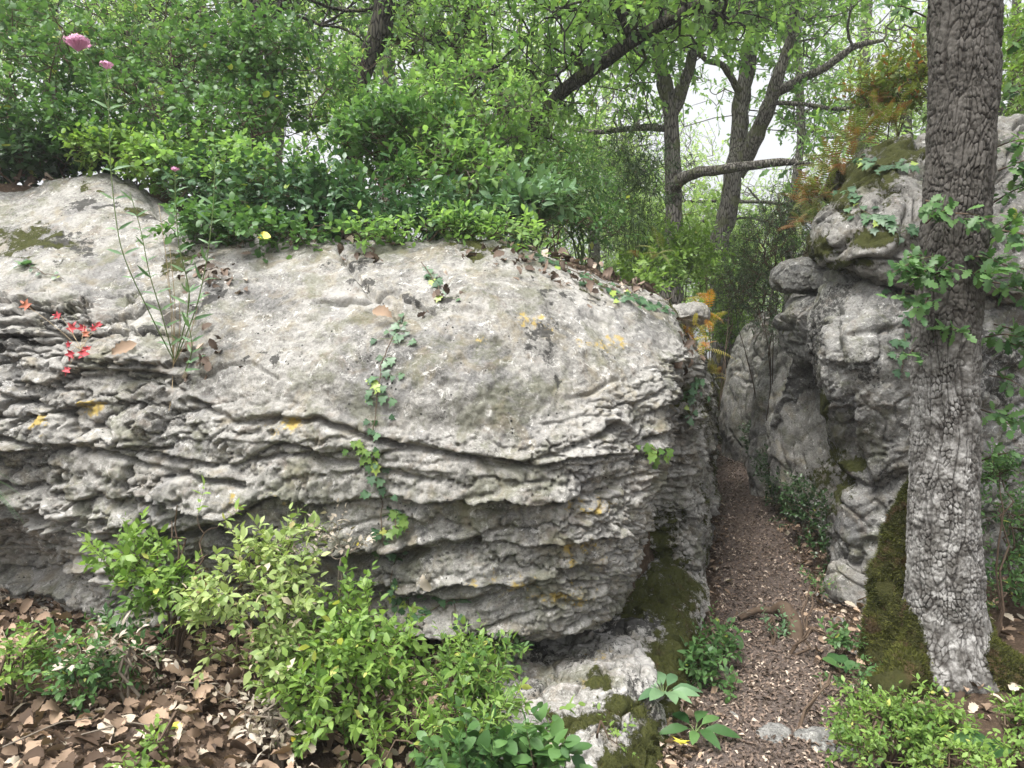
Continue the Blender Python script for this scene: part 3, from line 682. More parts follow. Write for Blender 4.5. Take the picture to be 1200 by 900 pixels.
def cubesphere(n):
    a = np.linspace(-1, 1, n); A, B = np.meshgrid(a, a, indexing='ij'); A = np.tan(A*.785); B = np.tan(B*.785); o = np.ones_like(A)
    fs = [np.stack(q, -1) for q in ((A, B, o), (B, A, -o), (o, A, B), (-o, B, A), (B, o, A), (A, -o, B))]
    V = np.concatenate([norm(f).reshape(-1, 3) for f in fs]); Fs = np.concatenate([gridfaces(n, n)+k*n*n for k in range(6)])
    key = np.round(V*1e5).astype(np.int64); _, idx, inv = np.unique(key, axis=0, return_index=True, return_inverse=True)
    return V[idx], inv.reshape(-1)[Fs]
_cs = {}
def rockblob(name, label, c, r, mat, seed, rot=0, lean=0, n=90, cuts=7, amp=.06, moss=.1, black=.1, ochre=.05, cat='rock', group=None, sq=.75, det=1.0, kind=None, mossup=0):
    if n not in _cs: _cs[n] = cubesphere(n)
    if cat == 'boulder' or 'wedge' in label or 'yellow moss' in label:   # stands on the ground
        tp_ = c[2]+r[2]; c = (c[0], c[1], (tp_-.3)/2); r = (r[0], r[1], (tp_+.3)/2)
    D, Fs = _cs[n]; rg = np.random.default_rng(seed)
    V = np.sign(D)*np.abs(D)**sq
    for k in range(cuts):
        nn = norm(rg.normal(size=3)); dd = rg.uniform(.62, .85); e = V@nn-dd; V = V-np.maximum(e, 0)[:, None]*nn*.92
    V = V*np.array(r); m = max(r)
    Nn = norm(V/np.array(r)**2)
    q = V+seed*3.1
    d = amp*m*fbm(q*(1.3/m), 4, seed)*1.2-.02*det*np.clip(1-2*np.abs(noise(q*3+.1*noise(q*9, 5)[:, None], seed+8)), 0, 1)**6+.012*det*fbm(q*9, 4, seed+1, .6)+.004*det*fbm(q*38, 2, seed+2)
    wv = noise(q*3, seed+3); f = shards(q[:, 0]*2.5+q[:, 1]*2+wv, q[:, 2]*1.6+wv, .012*det, seed+4)+.006*det*fbm(q*20, 3, seed+9); V = V+Nn*(d+f)[:, None]
    V[:, 0] += lean*V[:, 2]
    ca, sa = math.cos(rot), math.sin(rot); V = np.stack([V[:, 0]*ca-V[:, 1]*sa, V[:, 0]*sa+V[:, 1]*ca, V[:, 2]], -1)
    V = V+np.array(c)
    up = V[:, 2]-c[2]
    o = mk(name, V, [Fs], mat, attrs={'moss': moss+.25*noise(q*3, seed+5)+mossup*Nn[:, 2], 'ochre': ochre+.2*noise(q*2, seed+6), 'black': black+.25*noise(q*2.4, seed+7)})
    return tag(o, label, cat, group, kind)
rockblob('rock', 'small pale ledge block sticking out left of the capping block of the right-hand outcrop', W(958, 318, 5.25), (.24, .34, .14), M['rock_grey'], 11, .3, .2)
rockblob('rock', 'rounded greenish block tucked under the small pale ledge of the right-hand outcrop', W(958, 385, 5.3), (.24, .35, .24), M['rock_grey'], 12, .2, moss=.3)
rockblob('boulder', 'tall leaning grey slab next behind the pitted boulder along the path', W(957, 450, 5.9), (.25, .5, .85), M['rock'], 14, .35, .08, 110, moss=.16, cat='boulder')
rockblob('boulder', 'smooth grey upright slab with rounded shoulder further along the path', W(936, 455, 6.9), (.34, .5, .8), M['rock'], 15, .3, .12, 110, moss=.12, cat='boulder')
rockblob('boulder', 'narrow dark slab leaning left at the far end of the right-hand rock wall', W(908, 440, 7.9), (.17, .6, .85), M['rock_dark'], 16, .3, -.14, 100, moss=.2, cat='boulder')
rockblob('boulder', 'farthest pale grey upright rock where the path narrows', W(889, 445, 9.0), (.27, .6, .75), M['rock'], 18, .2, .1, 90, cat='boulder')
rockblob('rock', 'mossy wedge rock low at the foot of the right-hand slabs', W(985, 540, 5.6), (.2, .4, .5), M['rock_dark'], 19, .3, .1, 80, moss=.5, mossup=.1)
rockblob('rock', 'yellow moss covered rock at the far left end of the path', W(842, 470, 10.5), (.22, .3, .38), M['rock_dark'], 20, .3, 0, 60, moss=.8)
rockblob('rock', 'brown rounded rock on the upper right shoulder of the big boulder', W(802, 372, 4.3), (.13, .12, .08), M['rock_dark'], 21, .3, 0, 50, moss=.2)
rockblob('rock', 'broad lichen grey rock at the foot of the pitted boulder beside the oak', W(1015, 695, 4.25), (.2, .2, .22), M['rock_dark'], 22, .3, .1, 70, moss=.25)
# stones in the path
stones = [(960, 880, .085, 'largest flat grey stone bedded in the path in front'), (905, 872, .07, 'flat pale stone bedded in the path near the moss'), (990, 893, .06, 'rounded grey stone at the bottom edge of the path by the small box shrub'),
 (870, 800, .03, None), (1000, 770, .035, None), (955, 700, .03, None), (885, 660, .025, None), (925, 655, .03, None), (900, 760, .022, None), (945, 830, .03, None), (985, 735, .04, None), (860, 850, .03, None), (968, 790, .025, None), (890, 700, .02, None), (875, 620, .03, None), (925, 600, .03, None), (1010, 725, .045, None)]
for i, (a, b, r, lb) in enumerate(stones):
    q = W(a, b, 1.5*F/max(b-405, 60)); z = float(ground(q[0], q[1]))
    rockblob('stone', lb or 'small pale stone lying loose on the trodden path', (q[0], q[1], z+r*.04), (r, r*.85, r*.42), M['rock_dark'] if lb is None else M['rock_grey'], 200+i, i, 0, 24, 5, .08, cat='stone', group='stones on the path', det=.35, moss=.0)
# ------------------------------------------------------------------ the big oak
OY = 3.3
tp = [(1108, 860, OY+.05), (1107, 790, OY), (1106, 720, OY), (1105, 640, OY), (1106, 540, OY), (1108, 450, OY), (1113, 330, OY), (1124, 200, OY), (1129, 100, OY), (1130, 0, OY), (1128, -120, OY)]
tr = [.16, .152, .145, .140, .134, .130, .131, .131, .132, .138, .13]
pts = [W(*p) for p in tp]; pts += [pts[-1]+np.array([-.05, .05, .9]), pts[-1]+np.array([.05, .1, 1.9])]; tr += [.15, .12]
Cc = np.concatenate([np.array(pts), np.array(tr)[:, None]], 1); seg = [max(3, int(np.linalg.norm(Cc[i+1, :3]-Cc[i, :3])/.0042)) for i in range(len(Cc)-3)]+[60, 60]
S = crspline(Cc, seg); c = S[:, :3]; r = S[:, 3]
na = 340; a = np.arange(na)*2*np.pi/na
cx, cy = np.cos(a)[:, None], np.sin(a)[:, None]
h = c[:, 2]-ground(c[0, 0], c[0, 1])
root = np.exp(-np.maximum(h, 0)/.17)[None]
lobe = 1+root*(.26+.62*np.maximum(0, np.cos(a+.25))[:, None]**3+.5*np.maximum(0, np.cos(a-3.5))[:, None]**3+.2*np.maximum(0, np.cos(a+1.7))[:, None]**6+.1*np.cos(a*7+2)[:, None])
rr = r[None]*lobe
P = np.stack([c[None, :, 0]+cx*rr, c[None, :, 1]+cy*rr, c[None, :, 2]+0*rr], -1)
Np = np.stack([cx+0*rr, cy+0*rr, 0*rr], -1)
ar = a[:, None]*.135; Zc = P[..., 2]
P0 = P.copy()
wu = noise(P0*np.array([7, 7, 3]), 201); wv = noise(P0*np.array([9, 9, 5]), 202)
per = 2*math.pi*.168
# periodic cell pattern: wrap the angle into an integer number of cells
NCELL = 54
def pvoro(U, V, per, s):
    I = np.floor(U); J = np.floor(V); f1 = np.full(U.shape, 9.); f2 = f1.copy(); rid = np.zeros(U.shape)
    for p in (-1, 0, 1):
        for q in (-1, 0, 1):
            i = np.mod(I+p, per); j = J+q; cx_ = (I+p)+.5+.85*(hsh(i, j, i*0+1, s)-.5); cy_ = j+.5+.85*(hsh(i, j, i*0+2, s)-.5)
            d = np.hypot(U-cx_, V-cy_); m = d < f1; f2 = np.where(m, f1, np.minimum(f2, d)); rid = np.where(m, hsh(i, j, i*0+3, s), rid); f1 = np.where(m, d, f1)
    return f1, f2, rid
U = a[:, None]/(2*np.pi)*NCELL+wu*1.1+0*Zc; ZS = np.interp(Zc, [-.3, .8, 1.6, 2.2, 6], [0, 38, 66, 84, 170]); V_ = ZS+wv*1.0
f1, f2, rid = pvoro(U, V_, NCELL, 203)
U2 = a[:, None]/(2*np.pi)*19+wu*.9+0*Zc; g1, g2, rid2 = pvoro(U2, Zc*3.2+wv*.6, 17, 204)
e = sstep(.03, .2, f2-f1+.09*noise(P0*60, 209)); e = 1-(1-e)*np.clip(.62+.9*noise(P0*np.array([16, 16, 9]), 211), .12, 1); e2 = sstep(.0, .16, g2-g1+.05*noise(P0*50, 210))
crk = e*(.45+.55*e2)
smooth_root = sstep(.12, .42, h)[None]
d = .0095*(crk-.6)*(.35+.65*smooth_root)+.004*(rid-.5)+.0045*fbm(P0*45, 3, 205)+.003*(e2-.5)+.010*fbm(P0*5, 3, 206)
P = P+Np*d[..., None]
px, py = proj(P)
low_lit = sstep(330, 480, py+30*noise(P0*3, 207))  # mask for the painted light-to-shade change up the trunk
mossb = np.maximum(sstep(.35, .05, h[None]+.10*noise(P0*5, 208)-.17*np.cos(2*a)[:, None]+.07), 0)*.9
FUZZ = []
oak = empty('oak_tree', W(1108, 800, OY), 'thick oak trunk with grey plated bark and mossy roots, nearest tree right of the path', 'tree')
mk('trunk', P, [gridfaces(na, P.shape[1], True)], M['oakbark'], oak, attrs={'plate': rid, 'crack': np.clip(crk*1.1, 0, 1), 'low': low_lit, 'moss': mossb})
FUZZ.append((P, Np, oak, (mossb > .42)*1.*(Np[..., 1] < .4), 30000, .015, 1))
# mossy buttress at the left, roots
for nm, seq, rs, sd in [('root', [(1078, 555, 3.5), (1060, 610, 3.5), (1048, 680, 3.5), (1044, 745, 3.46), (1040, 800, 3.4)], [.03, .065, .10, .12, .135], 1),
                        ('root', [(1075, 775, 3.25), (1040, 815, 3.12), (1012, 845, 3.05), (990, 880, 3.0)], [.1, .085, .06, .02], 2),
                        ('root', [(1135, 765, 3.25), (1190, 805, 3.15), (1245, 835, 3.1), (1300, 870, 3.1)], [.12, .115, .09, .05], 3)]:
    c_ = [W(*q) for q in seq]
    V, Fs = tube_path(c_, rs, 60, 30); S_ = crspline(np.array(c_), [30]*(len(c_)-1))
    V = V+.045*fbm(V*9, 4, 300+sd)[:, None]*norm(V-np.array(c_).mean(0))+.006*noise(V*45, 301)[:, None]
    mo = .95+.35*noise(V*4, 302+sd)
    FUZZ.append((V, norm(V-np.repeat(S_[None], 60, 0).reshape(-1, 3)), oak, (mo > .75)*1., 30000, .019, 1+sd))
    mk(nm, V, Fs, M['oakbark'], oak, attrs={'crack': np.ones(len(V)), 'low': np.zeros(len(V)), 'moss': mo})
# limbs and crown above the frame
top = np.array(pts[-1]); low_ = np.array(pts[-2])
limbs = Geo(); nodes = [top]
for k, (dx, dy, dz) in enumerate([(-1.6, .9, 1.3), (1.3, 1.0, 1.2), (-.4, -1.1, 1.4), (.6, .2, 2.0), (-1.0, 1.8, .8), (1.7, -.3, .9)]):
    b = low_ if k in (0, 5) else top
    q = [b, b+np.array([dx, dy, dz])*.35+[0, 0, .08], b+np.array([dx, dy, dz])*.7, b+np.array([dx, dy, dz])]
    limbs.add(*tube_path(q, [.08, .06, .045, .02], 8, 5, 1, k)); nodes += q[1:]
limbs.build('limb', M['bark'], oak)
plant('', '', '', None, top, [(top[0]-.2, top[1]+.6, top[2]+1.1, 2.2, 1.8, 1.0)], 260, OAKF, .085, (M['twig'], M['leaf_canopy']), .3, 8, .003, .9, 5, skeleton=nodes, root=oak, stemname='branches', leafname='crown')
# leafy shoots on the trunk
SHOOTS = [(1085, 235, 1100, 250, 3.05, 8), (1095, 300, 1045, 320, 3.0, 10), (1130, 300, 1180, 312, 3.05, 9), (1090, 325, 1120, 315, 2.98, 7), (1085, 262, 1110, 245, 3.0, 6), (1095, 385, 1120, 388, 3.1, 6),
                            (1075, 350, 1052, 345, 3.1, 5), (1150, 290, 1200, 250, 3.1, 9), (1160, 240, 1210, 215, 3.2, 9), (1160, 330, 1215, 350, 3.1, 9), (1165, 380, 1210, 400, 3.2, 8), (1155, 395, 1195, 395, 3.15, 6), (1150, 480, 1185, 500, 3.2, 6), (1160, 440, 1200, 455, 3.2, 6), (1070, 412, 1065, 415, 3.1, 3), (1150, 180, 1215, 160, 3.2, 8), (1160, 120, 1215, 95, 3.3, 8), (1180, 60, 1220, 30, 3.4, 8), (1085, 20, 1030, 5, 3.2, 9), (1150, 540, 1190, 530, 3.2, 5), (1120, 250, 1165, 262, 3.0, 9), (1100, 310, 1075, 325, 2.98, 9), (1140, 320, 1165, 322, 3.0, 9), (1080, 300, 1060, 305, 3.05, 7), (1175, 310, 1225, 330, 3.0, 10), (1170, 270, 1220, 285, 3.0, 10), (1090, 345, 1082, 360, 3.0, 6), (1170, 200, 1225, 185, 3.1, 10), (1170, 400, 1225, 420, 3.1, 9), (1165, 490, 1215, 485, 3.2, 8), (1095, 330, 1062, 318, 3.0, 8)]
rs_ = np.random.default_rng(44)
for (bx, by, tx, ty, Y, n) in SHOOTS:
    b = W(bx, by, Y+.17); t = W(tx, ty, Y); n = int(n*1.5)
    V, Fs = tube_path([b, (b+t)/2+[0, -.01, .012], t], [.004, .003, .0012], 6, 5); st = mk('leafy_shoot', V, Fs, M['twig'], oak)
    u = .2+.8*np.arange(n*2)/(n*2-1); p = b+(t-b)*u[:, None]+rs_.normal(size=(n*2, 3))*.014
    dd = (t-b)*.5/np.linalg.norm(t-b)+rs_.normal(size=(n*2, 3))*.75+np.array([0, -.25, -.1])
    lu = norm(np.array([0, -.55, 1])+rs_.normal(size=(n*2, 3))*.35)
    lg = Geo(); leafmesh(lg, OAK, p, dd, lu, rs_.uniform(.04, .078, n*2), np.stack([rs_.random(n*2), (rs_.random(n*2) < .004)*1., u*0], -1))
    o = lg.build('leaves', M['leaf_mid'], oak); o.parent = st; o.location = (0, 0, 0)

# ------------------------------------------------------------------ background trees
def tree(label, base, paths, els, n, lsize=.09, mats=('bark', 'leaf_canopy'), twig=.35, m=9, tip=.004, group='trees behind the rocks', clump=.8, seed=0, leaf=OAKF, name='oak_tree', cat='tree', maxr=.05, ivy=0):
    """paths: list of (points in pixels+distance or world, radii); first is the trunk"""
    P0 = [[W(*p) for p in pp] for pp, rr in paths]
    b = P0[0][0].copy(); b[2] = float(ground(b[0], b[1]))-.05
    P0[0] = [b]+P0[0]; r0 = [paths[0][1][0]*1.35]+list(paths[0][1])
    o = empty(name, b, label, cat, group)
    V, Fs = tube_path(P0[0], r0, 14, 8, .9, seed); mk('trunk', V, Fs, M[mats[0]], o)
    nodes = []
    for i, pp in enumerate(P0):
        rr = r0 if i == 0 else paths[i][1]
        if i: V, Fs = tube_path(pp, rr, 10, 8, .9, seed+i); mk('branch', V, Fs, M[mats[0]], o)
        q = crspline(np.array(pp), [4]*(len(pp)-1)); nodes += [x for x in q if x[2] > b[2]+.8]
    plant('', '', '', None, b, els, n, leaf, lsize, (M[mats[0]], M[mats[1]]), twig, m, tip, clump, seed, skeleton=nodes, root=o, stemname='branches', leafname='crown', upb=.1, spread=1.1)
    return o
def E(px, py, Y, rx, ry, rz):
    p = W(px, py, Y); return (p[0], p[1], p[2], rx, ry, rz)
tree('forked oak above the cleft with a lichen spotted branch curving out to the right',
     None, [([(789, 290, 9), (787, 240, 9), (787, 180, 9), (786, 125, 9)], [.105, .10, .095, .085]),
            ([(786, 130, 9), (776, 80, 9), (762, 30, 9), (750, -40, 9)], [.1, .085, .075, .06]),
            ([(787, 132, 9), (803, 95, 8.9), (815, 55, 8.8), (842, 20, 8.7), (872, -20, 8.6)], [.09, .07, .06, .055, .045]),
            ([(790, 235, 9), (797, 214, 8.8), (818, 202, 8.5), (850, 198, 8.3), (885, 193, 8.2), (920, 190, 8.2), (953, 193, 8.2)], [.09, .075, .065, .055, .05, .04, .025]),
            ([(786, 150, 9), (745, 150, 9.2), (700, 155, 9.3), (655, 148, 9.4)], [.05, .04, .03, .02])],
     [E(760, 20, 9, 1.4, 1.4, .9), E(850, -10, 9, 1.4, 1.4, .8), E(690, 130, 9.4, .9, .9, .5), E(930, 195, 8.2, .3, .4, .22)], 620, .125, seed=21)
tree('leaning grey oak with a long straight trunk, its fork spreading over the cleft',
     None, [([(848, 300, 10.5), (858, 240, 10.5), (865, 175, 10.5), (870, 115, 10.5), (880, 60, 10.5), (893, 0, 10.5), (905, -60, 10.5)], [.14, .125, .12, .11, .10, .095, .085]),
            ([(866, 205, 10.5), (885, 160, 10.3), (905, 118, 10.1), (915, 80, 10), (928, 40, 9.9), (935, -20, 9.8)], [.12, .11, .10, .08, .065, .05]),
            ([(905, 112, 10.1), (935, 93, 9.9), (965, 80, 9.7), (1000, 55, 9.5), (1035, 47, 9.4)], [.07, .06, .05, .04, .02]),
            ([(905, 120, 10.1), (940, 122, 9.9), (985, 128, 9.7), (1020, 120, 9.6)], [.035, .03, .025, .012]),
            ([(870, 115, 10.5), (848, 78, 10.3), (830, 72, 10.2), (815, 60, 10.1)], [.05, .045, .035, .02])],
     [E(900, -60, 10, 2.0, 1.8, 1.1), E(1010, 40, 9.6, 1.0, 1.0, .5), E(820, 60, 10.3, .7, .7, .5), E(960, 130, 9.8, .7, .7, .45), E(950, 50, 10.5, 1.0, .8, .6), E(930, 250, 10.5, .5, .5, .35)], 620, .125, seed=31)
tree('oak with a thick dark limb slanting up to the right across the top',
     None, [([(608, 300, 6.2), (609, 240, 6.2), (612, 185, 6.1), (628, 135, 6.0)], [.09, .08, .075, .072]),
            ([(628, 138, 6.0), (655, 108, 5.9), (695, 78, 5.8), (740, 48, 5.7), (790, 20, 5.6), (850, -8, 5.5)], [.07, .055, .052, .048, .043, .036]),
            ([(740, 48, 5.7), (728, 20, 5.7), (700, -20, 5.6)], [.035, .03, .025]),
            ([(612, 180, 6.1), (590, 130, 6.2), (570, 70, 6.3), (560, 0, 6.4)], [.05, .045, .035, .03])],
     [E(640, 60, 6, 1.0, .9, .55), E(780, -20, 5.7, 1.1, .9, .45), E(560, 20, 6.4, .8, .8, .6), E(620, 190, 6.2, .45, .5, .3)], 520, .09, mats=('bark_dark', 'leaf_canopy'), seed=41)
tree('dark ivy-clad trunk leaning right above the centre of the boulder',
     None, [([(412, 190, 5.9), (424, 120, 5.9), (430, 80, 5.9), (446, 40, 5.9), (453, -30, 5.9)], [.085, .08, .082, .085, .08]),
            ([(446, 35, 5.9), (480, 60, 6.0), (510, 75, 6.1), (545, 30, 6.2)], [.03, .025, .02, .012])],
     [E(450, -60, 6, 1.4, 1.2, .7), E(520, 30, 6.1, .5, .5, .4)], 246, .075, mats=('bark_dark', 'leaf_canopy'), seed=51)
tree('slim foliage-hidden trunk at the upper left, partly covered by leaves',
     None, [([(300, 200, 6.8), (300, 120, 6.8), (303, 50, 6.8), (312, 0, 6.8), (318, -60, 6.8)], [.09, .085, .08, .075, .07]),
            ([(303, 45, 6.8), (325, 15, 6.7), (340, -20, 6.7)], [.04, .03, .02])],
     [E(290, -20, 6.8, 1.5, 1.3, .8), E(180, 20, 6.8, 1.1, 1, .6)], 377, .07, mats=('bark_dark', 'leaf_mid'), seed=61)
tree('pale leaning sapling whose bright leaves fill the sky gap right of the forked oak',
     None, [([(925, 330, 13), (930, 240, 13), (938, 150, 13), (935, 60, 13), (940, -20, 13)], [.08, .075, .07, .06, .05])],
     [E(930, 60, 13, 1.3, 1.0, 1.2), E(980, 150, 13, .9, .8, .8), E(830, 140, 13, .9, .8, .7), E(740, 220, 13, .9, .8, .7)], 420, .11, mats=('bark', 'leaf_canopy'), seed=75)
tree('pale slim trunk in the distance right of the leaning oak',
     None, [([(1005, 190, 15), (1010, 120, 15), (1013, 60, 15), (1015, 0, 15), (1015, -80, 15)], [.12, .11, .1, .1, .09])],
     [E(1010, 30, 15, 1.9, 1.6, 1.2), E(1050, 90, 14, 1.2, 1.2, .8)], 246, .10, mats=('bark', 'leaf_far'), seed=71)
# far trees: a few built, the rest copied
protos = []
for k in range(3):
    b = np.array([0, 0, 0.]); o = empty('oak_tree', (0, 60+5*k, -30), '', 'tree', 'far trees beyond the rocks')
    o.location = (0, 0, 0)
    rg = np.random.default_rng(500+k)
    tk = [np.array([0, 0, -.1]), np.array([.1, 0, 1.5]), np.array([.05, .1, 3.]), np.array([.25, 0, 4.6]), np.array([.2, .1, 6.2])]
    V, Fs = tube_path(tk, [.2, .15, .13, .1, .05], 10, 6, .8, k); mk('trunk', V, Fs, M['bark'], o)
    nd = list(crspline(np.array(tk[1:]), [4]*3))
    for q in range(5):
        an = q*1.3+k; st = tk[2]+(tk[3]-tk[2])*rg.random(); en = st+np.array([math.cos(an)*1.7, math.sin(an)*1.7, rg.uniform(.5, 1.8)])
        mid = (st+en)/2+np.array([0, 0, .3]); V, Fs = tube_path([st, mid, en], [.07, .05, .025], 7, 5, .8, q); mk('branch', V, Fs, M['bark'], o); nd += [mid, en]
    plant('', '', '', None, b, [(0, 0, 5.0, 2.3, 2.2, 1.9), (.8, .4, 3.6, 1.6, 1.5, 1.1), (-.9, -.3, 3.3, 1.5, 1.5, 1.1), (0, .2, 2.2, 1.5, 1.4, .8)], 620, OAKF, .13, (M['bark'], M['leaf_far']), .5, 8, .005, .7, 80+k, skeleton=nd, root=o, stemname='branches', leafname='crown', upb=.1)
    protos.append(o)
spots = [(60, 16, 1.1), (190, 13, .9), (330, 15, 1.15), (450, 12, .9), (540, 17, 1.1), (620, 13, .85), (690, 18, 1.1), (735, 23, 1.3), (800, 19, .9), (840, 27, 1.0), (905, 18, .75), (985, 21, 1.0), (1060, 14, .9), (1130, 18, 1.1), (1190, 13, 1.0), (1250, 17, 1.2), (-60, 13, 1.0), (-130, 18, 1.2), (590, 28, 1.4), (880, 34, 1.2), (760, 33, 1.3)]
words = ['behind the upper left shrubs', 'between the pink flowers and the slim dark trunk', 'behind the slim dark upper left trunk', 'right behind the ivy-clad trunk', 'right of the ivy-clad trunk', 'behind the dark slanting limb', 'under the slanting limb', 'left of the forked oak',
         'just right of the forked oak', 'seen low through the gap between the two oaks', 'right of the leaning oak above the cleft', 'above the rusty ferns', 'left of the thick oak trunk near the top', 'directly behind the thick oak trunk', 'at the right edge of the picture', 'beyond the right edge of the picture',
         'beyond the left edge of the picture', 'far past the left edge of the picture', 'deepest in the wood behind the slanting limb', 'deepest in the gap beneath the leaning oak', 'deepest in the gap left of the forked oak']
used = set()
for i, (px_, Y, s_) in enumerate(spots):
    k = i % 3
    o = protos[k] if k not in used else copy_tree(protos[k]); used.add(k)
    q = W(px_, 400, Y); o.location = (q[0], q[1], float(ground(q[0], q[1]))-.05); o.rotation_euler = (0, 0, i*1.9); o.scale = (s_,)*3
    o['label'] = 'pale green tree '+words[i]

# ------------------------------------------------------------------ shrubs on the bank
def onground(px_, Y):
    q = W(px_, 300, Y); return np.array([q[0], q[1], float(ground(q[0], q[1]))])
G = 'shrubs growing on top of the boulder'
def shrub(px_, Y, els, n, label, leaf=ROUND, ls=.045, mats=('twig', 'leaf_mid'), name='shrub', cat='shrub', group=G, **k):
    return plant(name, label, cat, group, onground(px_, Y), [E(*e) for e in els], n, leaf, ls, (M[mats[0]], M[mats[1]]), **k)
shrub(40, 4.9, [(20, 130, 4.8, .55, .45, .45), (90, 60, 5.0, .5, .4, .4)], 345, 'dense green shrub at the left edge above the mossy rock', clump=2.5, seed=1, acc=.006)
shrub(20, 4.6, [(0, 195, 4.6, .45, .2, .09), (80, 180, 4.65, .4, .2, .08)], 208, 'low ivy-like cover spilling over the far left rock top', IVY, .06, mats=('twig', 'leaf_dark'), seed=2, twig=.1, m=7, name='ivy', cat='ivy', group=None)
shrub(180, 5.0, [(170, 150, 4.8, .45, .4, .35), (200, 80, 5.2, .55, .4, .4)], 345, 'dense green shrub behind the tall pink flowered stems', clump=2.5, seed=3)
shrub(300, 4.8, [(290, 170, 4.6, .45, .35, .33), (330, 90, 5.1, .5, .4, .4)], 512, 'dense green shrub above the yellow leaf', clump=2.5, seed=4, acc=.004)
shrub(330, 4.3, [(340, 235, 4.1, .42, .25, .15), (250, 235, 4.2, .3, .2, .18), (300, 280, 3.75, .22, .16, .1)], 257, 'dark leaved shrub hanging over the rock edge right of the pink stems', ROUND, .045, mats=('twig', 'leaf_ivy'), seed=5)
shrub(440, 4.5, [(430, 220, 4.15, .4, .28, .17), (470, 170, 4.5, .42, .35, .25)], 416, 'glossy green shrub right above the black crack in the boulder', OV, .06, mats=('twig', 'leaf_mid'), clump=3, seed=6)
shrub(540, 4.8, [(540, 200, 4.4, .33, .3, .22), (550, 130, 4.8, .4, .35, .3)], 272, 'open twiggy shrub with crooked bare stems above the middle of the boulder', OV, .06, mats=('twig_grey', 'leaf_canopy'), clump=3, seed=7, tip=.002)
shrub(600, 4.5, [(600, 250, 4.2, .3, .25, .11), (630, 235, 4.3, .15, .2, .1)], 160, 'shrub with long pale blue green leaves at the end of the bushes', OV, .07, mats=('twig', 'leaf_blue'), seed=8)
shrub(420, 5.8, [(420, 110, 5.6, .6, .5, .35), (520, 60, 5.8, .5, .5, .4)], 228, 'loose bright shrub behind the ivy-clad trunk', OV, .055, mats=('twig', 'leaf_canopy'), clump=2.2, seed=9, acc=.01)
shrub(240, 6.0, [(230, 40, 6.0, .8, .5, .5), (110, 10, 6.0, .7, .5, .4)], 235, 'tall leafy bush filling the upper left corner', OV, .06, mats=('twig', 'leaf_canopy'), clump=1.8, seed=10, acc=.006)
shrub(10, 5.6, [(0, 30, 5.6, .7, .5, .6)], 156, 'tall leafy bush at the top left edge', ROUND, .06, mats=('twig', 'leaf_mid'), clump=1.8, seed=11)
shrub(400, 7.5, [(360, 40, 7.3, .9, .6, .8), (250, 100, 7.5, .9, .6, .5)], 199, 'big bush standing back between the two dark trunks', OV, .075, mats=('twig', 'leaf_mid'), clump=1.5, seed=12)
shrub(560, 7.0, [(560, 110, 7.0, .8, .6, .7), (650, 170, 7.2, .5, .5, .5)], 185, 'big bush standing back behind the slanting limb', OV, .07, mats=('twig', 'leaf_canopy'), clump=1.6, seed=13)
shrub(690, 5.2, [(680, 225, 5.2, .22, .22, .35), (655, 250, 5.1, .18, .2, .22)], 240, 'feathery thin stemmed shrub with fine leaves left of the forked oak', LANCE, .055, mats=('stem_green', 'leaf_mid'), seed=14, twig=.16, m=12, tip=.0012, nstem=9)
shrub(745, 5.8, [(745, 205, 5.8, .28, .25, .42), (735, 270, 5.7, .28, .25, .2)], 384, 'darker feathery shrub with upright stems in front of the forked oak', LANCE, .05, mats=('stem_green', 'leaf_ever'), seed=15, twig=.16, m=12, tip=.0012, nstem=11)
shrub(650, 5.6, [(640, 180, 5.9, .3, .3, .3)], 176, 'thin shrub in front of the slanting limb', OV, .05, mats=('twig', 'leaf_canopy'), seed=16)
shrub(780, 6.5, [(790, 300, 6.4, .4, .4, .25), (760, 320, 5.6, .3, .3, .14), (740, 335, 5.0, .28, .3, .07)], 416, 'bright undergrowth at the back of the boulder beside the cleft', OV, .05, mats=('stem_green', 'leaf_bright'), seed=17, group=None, name='undergrowth_plant', cat='plant', clump=2)
shrub(835, 8, [(830, 325, 8, .3, .35, .2), (852, 318, 9.4, .4, .3, .22), (856, 375, 9.7, .3, .3, .4)], 420, 'green bush hiding the foot of the leaning oak beyond the cleft', OV, .06, mats=('twig', 'leaf_bright'), seed=18, group=None, clump=2)
shrub(855, 14, [(850, 400, 14, .8, .6, 1.0), (820, 280, 13, 1.0, .7, .7)], 416, 'sunlit yellow green thicket beyond the narrow end of the path', OV, .09, mats=('twig', 'leaf_bright'), seed=19, group=None, clump=1.2)
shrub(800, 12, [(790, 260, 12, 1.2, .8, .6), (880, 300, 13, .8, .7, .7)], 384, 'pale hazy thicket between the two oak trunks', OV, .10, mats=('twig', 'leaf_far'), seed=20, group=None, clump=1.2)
shrub(910, 7.2, [(905, 295, 6.2, .33, .3, .33), (890, 350, 6.2, .26, .25, .22), (870, 330, 6.8, .25, .3, .3), (930, 250, 6.4, .26, .3, .22), (903, 388, 5.9, .16, .2, .12)], 1000, 'dark evergreen shrub with fine needle-like leaves topping the far slabs', LANCE, .04, mats=('twig', 'leaf_ever'), seed=22, twig=.14, m=14, tip=.0013, group=None)
shrub(920, 6.8, [(897, 520, 7.2, .16, .5, .2), (915, 555, 6.2, .16, .4, .2), (940, 595, 5.3, .15, .3, .18), (962, 640, 4.7, .1, .2, .12)], 650, 'dark creeping shrub along the foot of the right-hand slabs', OV, .032, mats=('twig', 'leaf_dark'), seed=23, twig=.1, m=12, group=None, tip=.001)
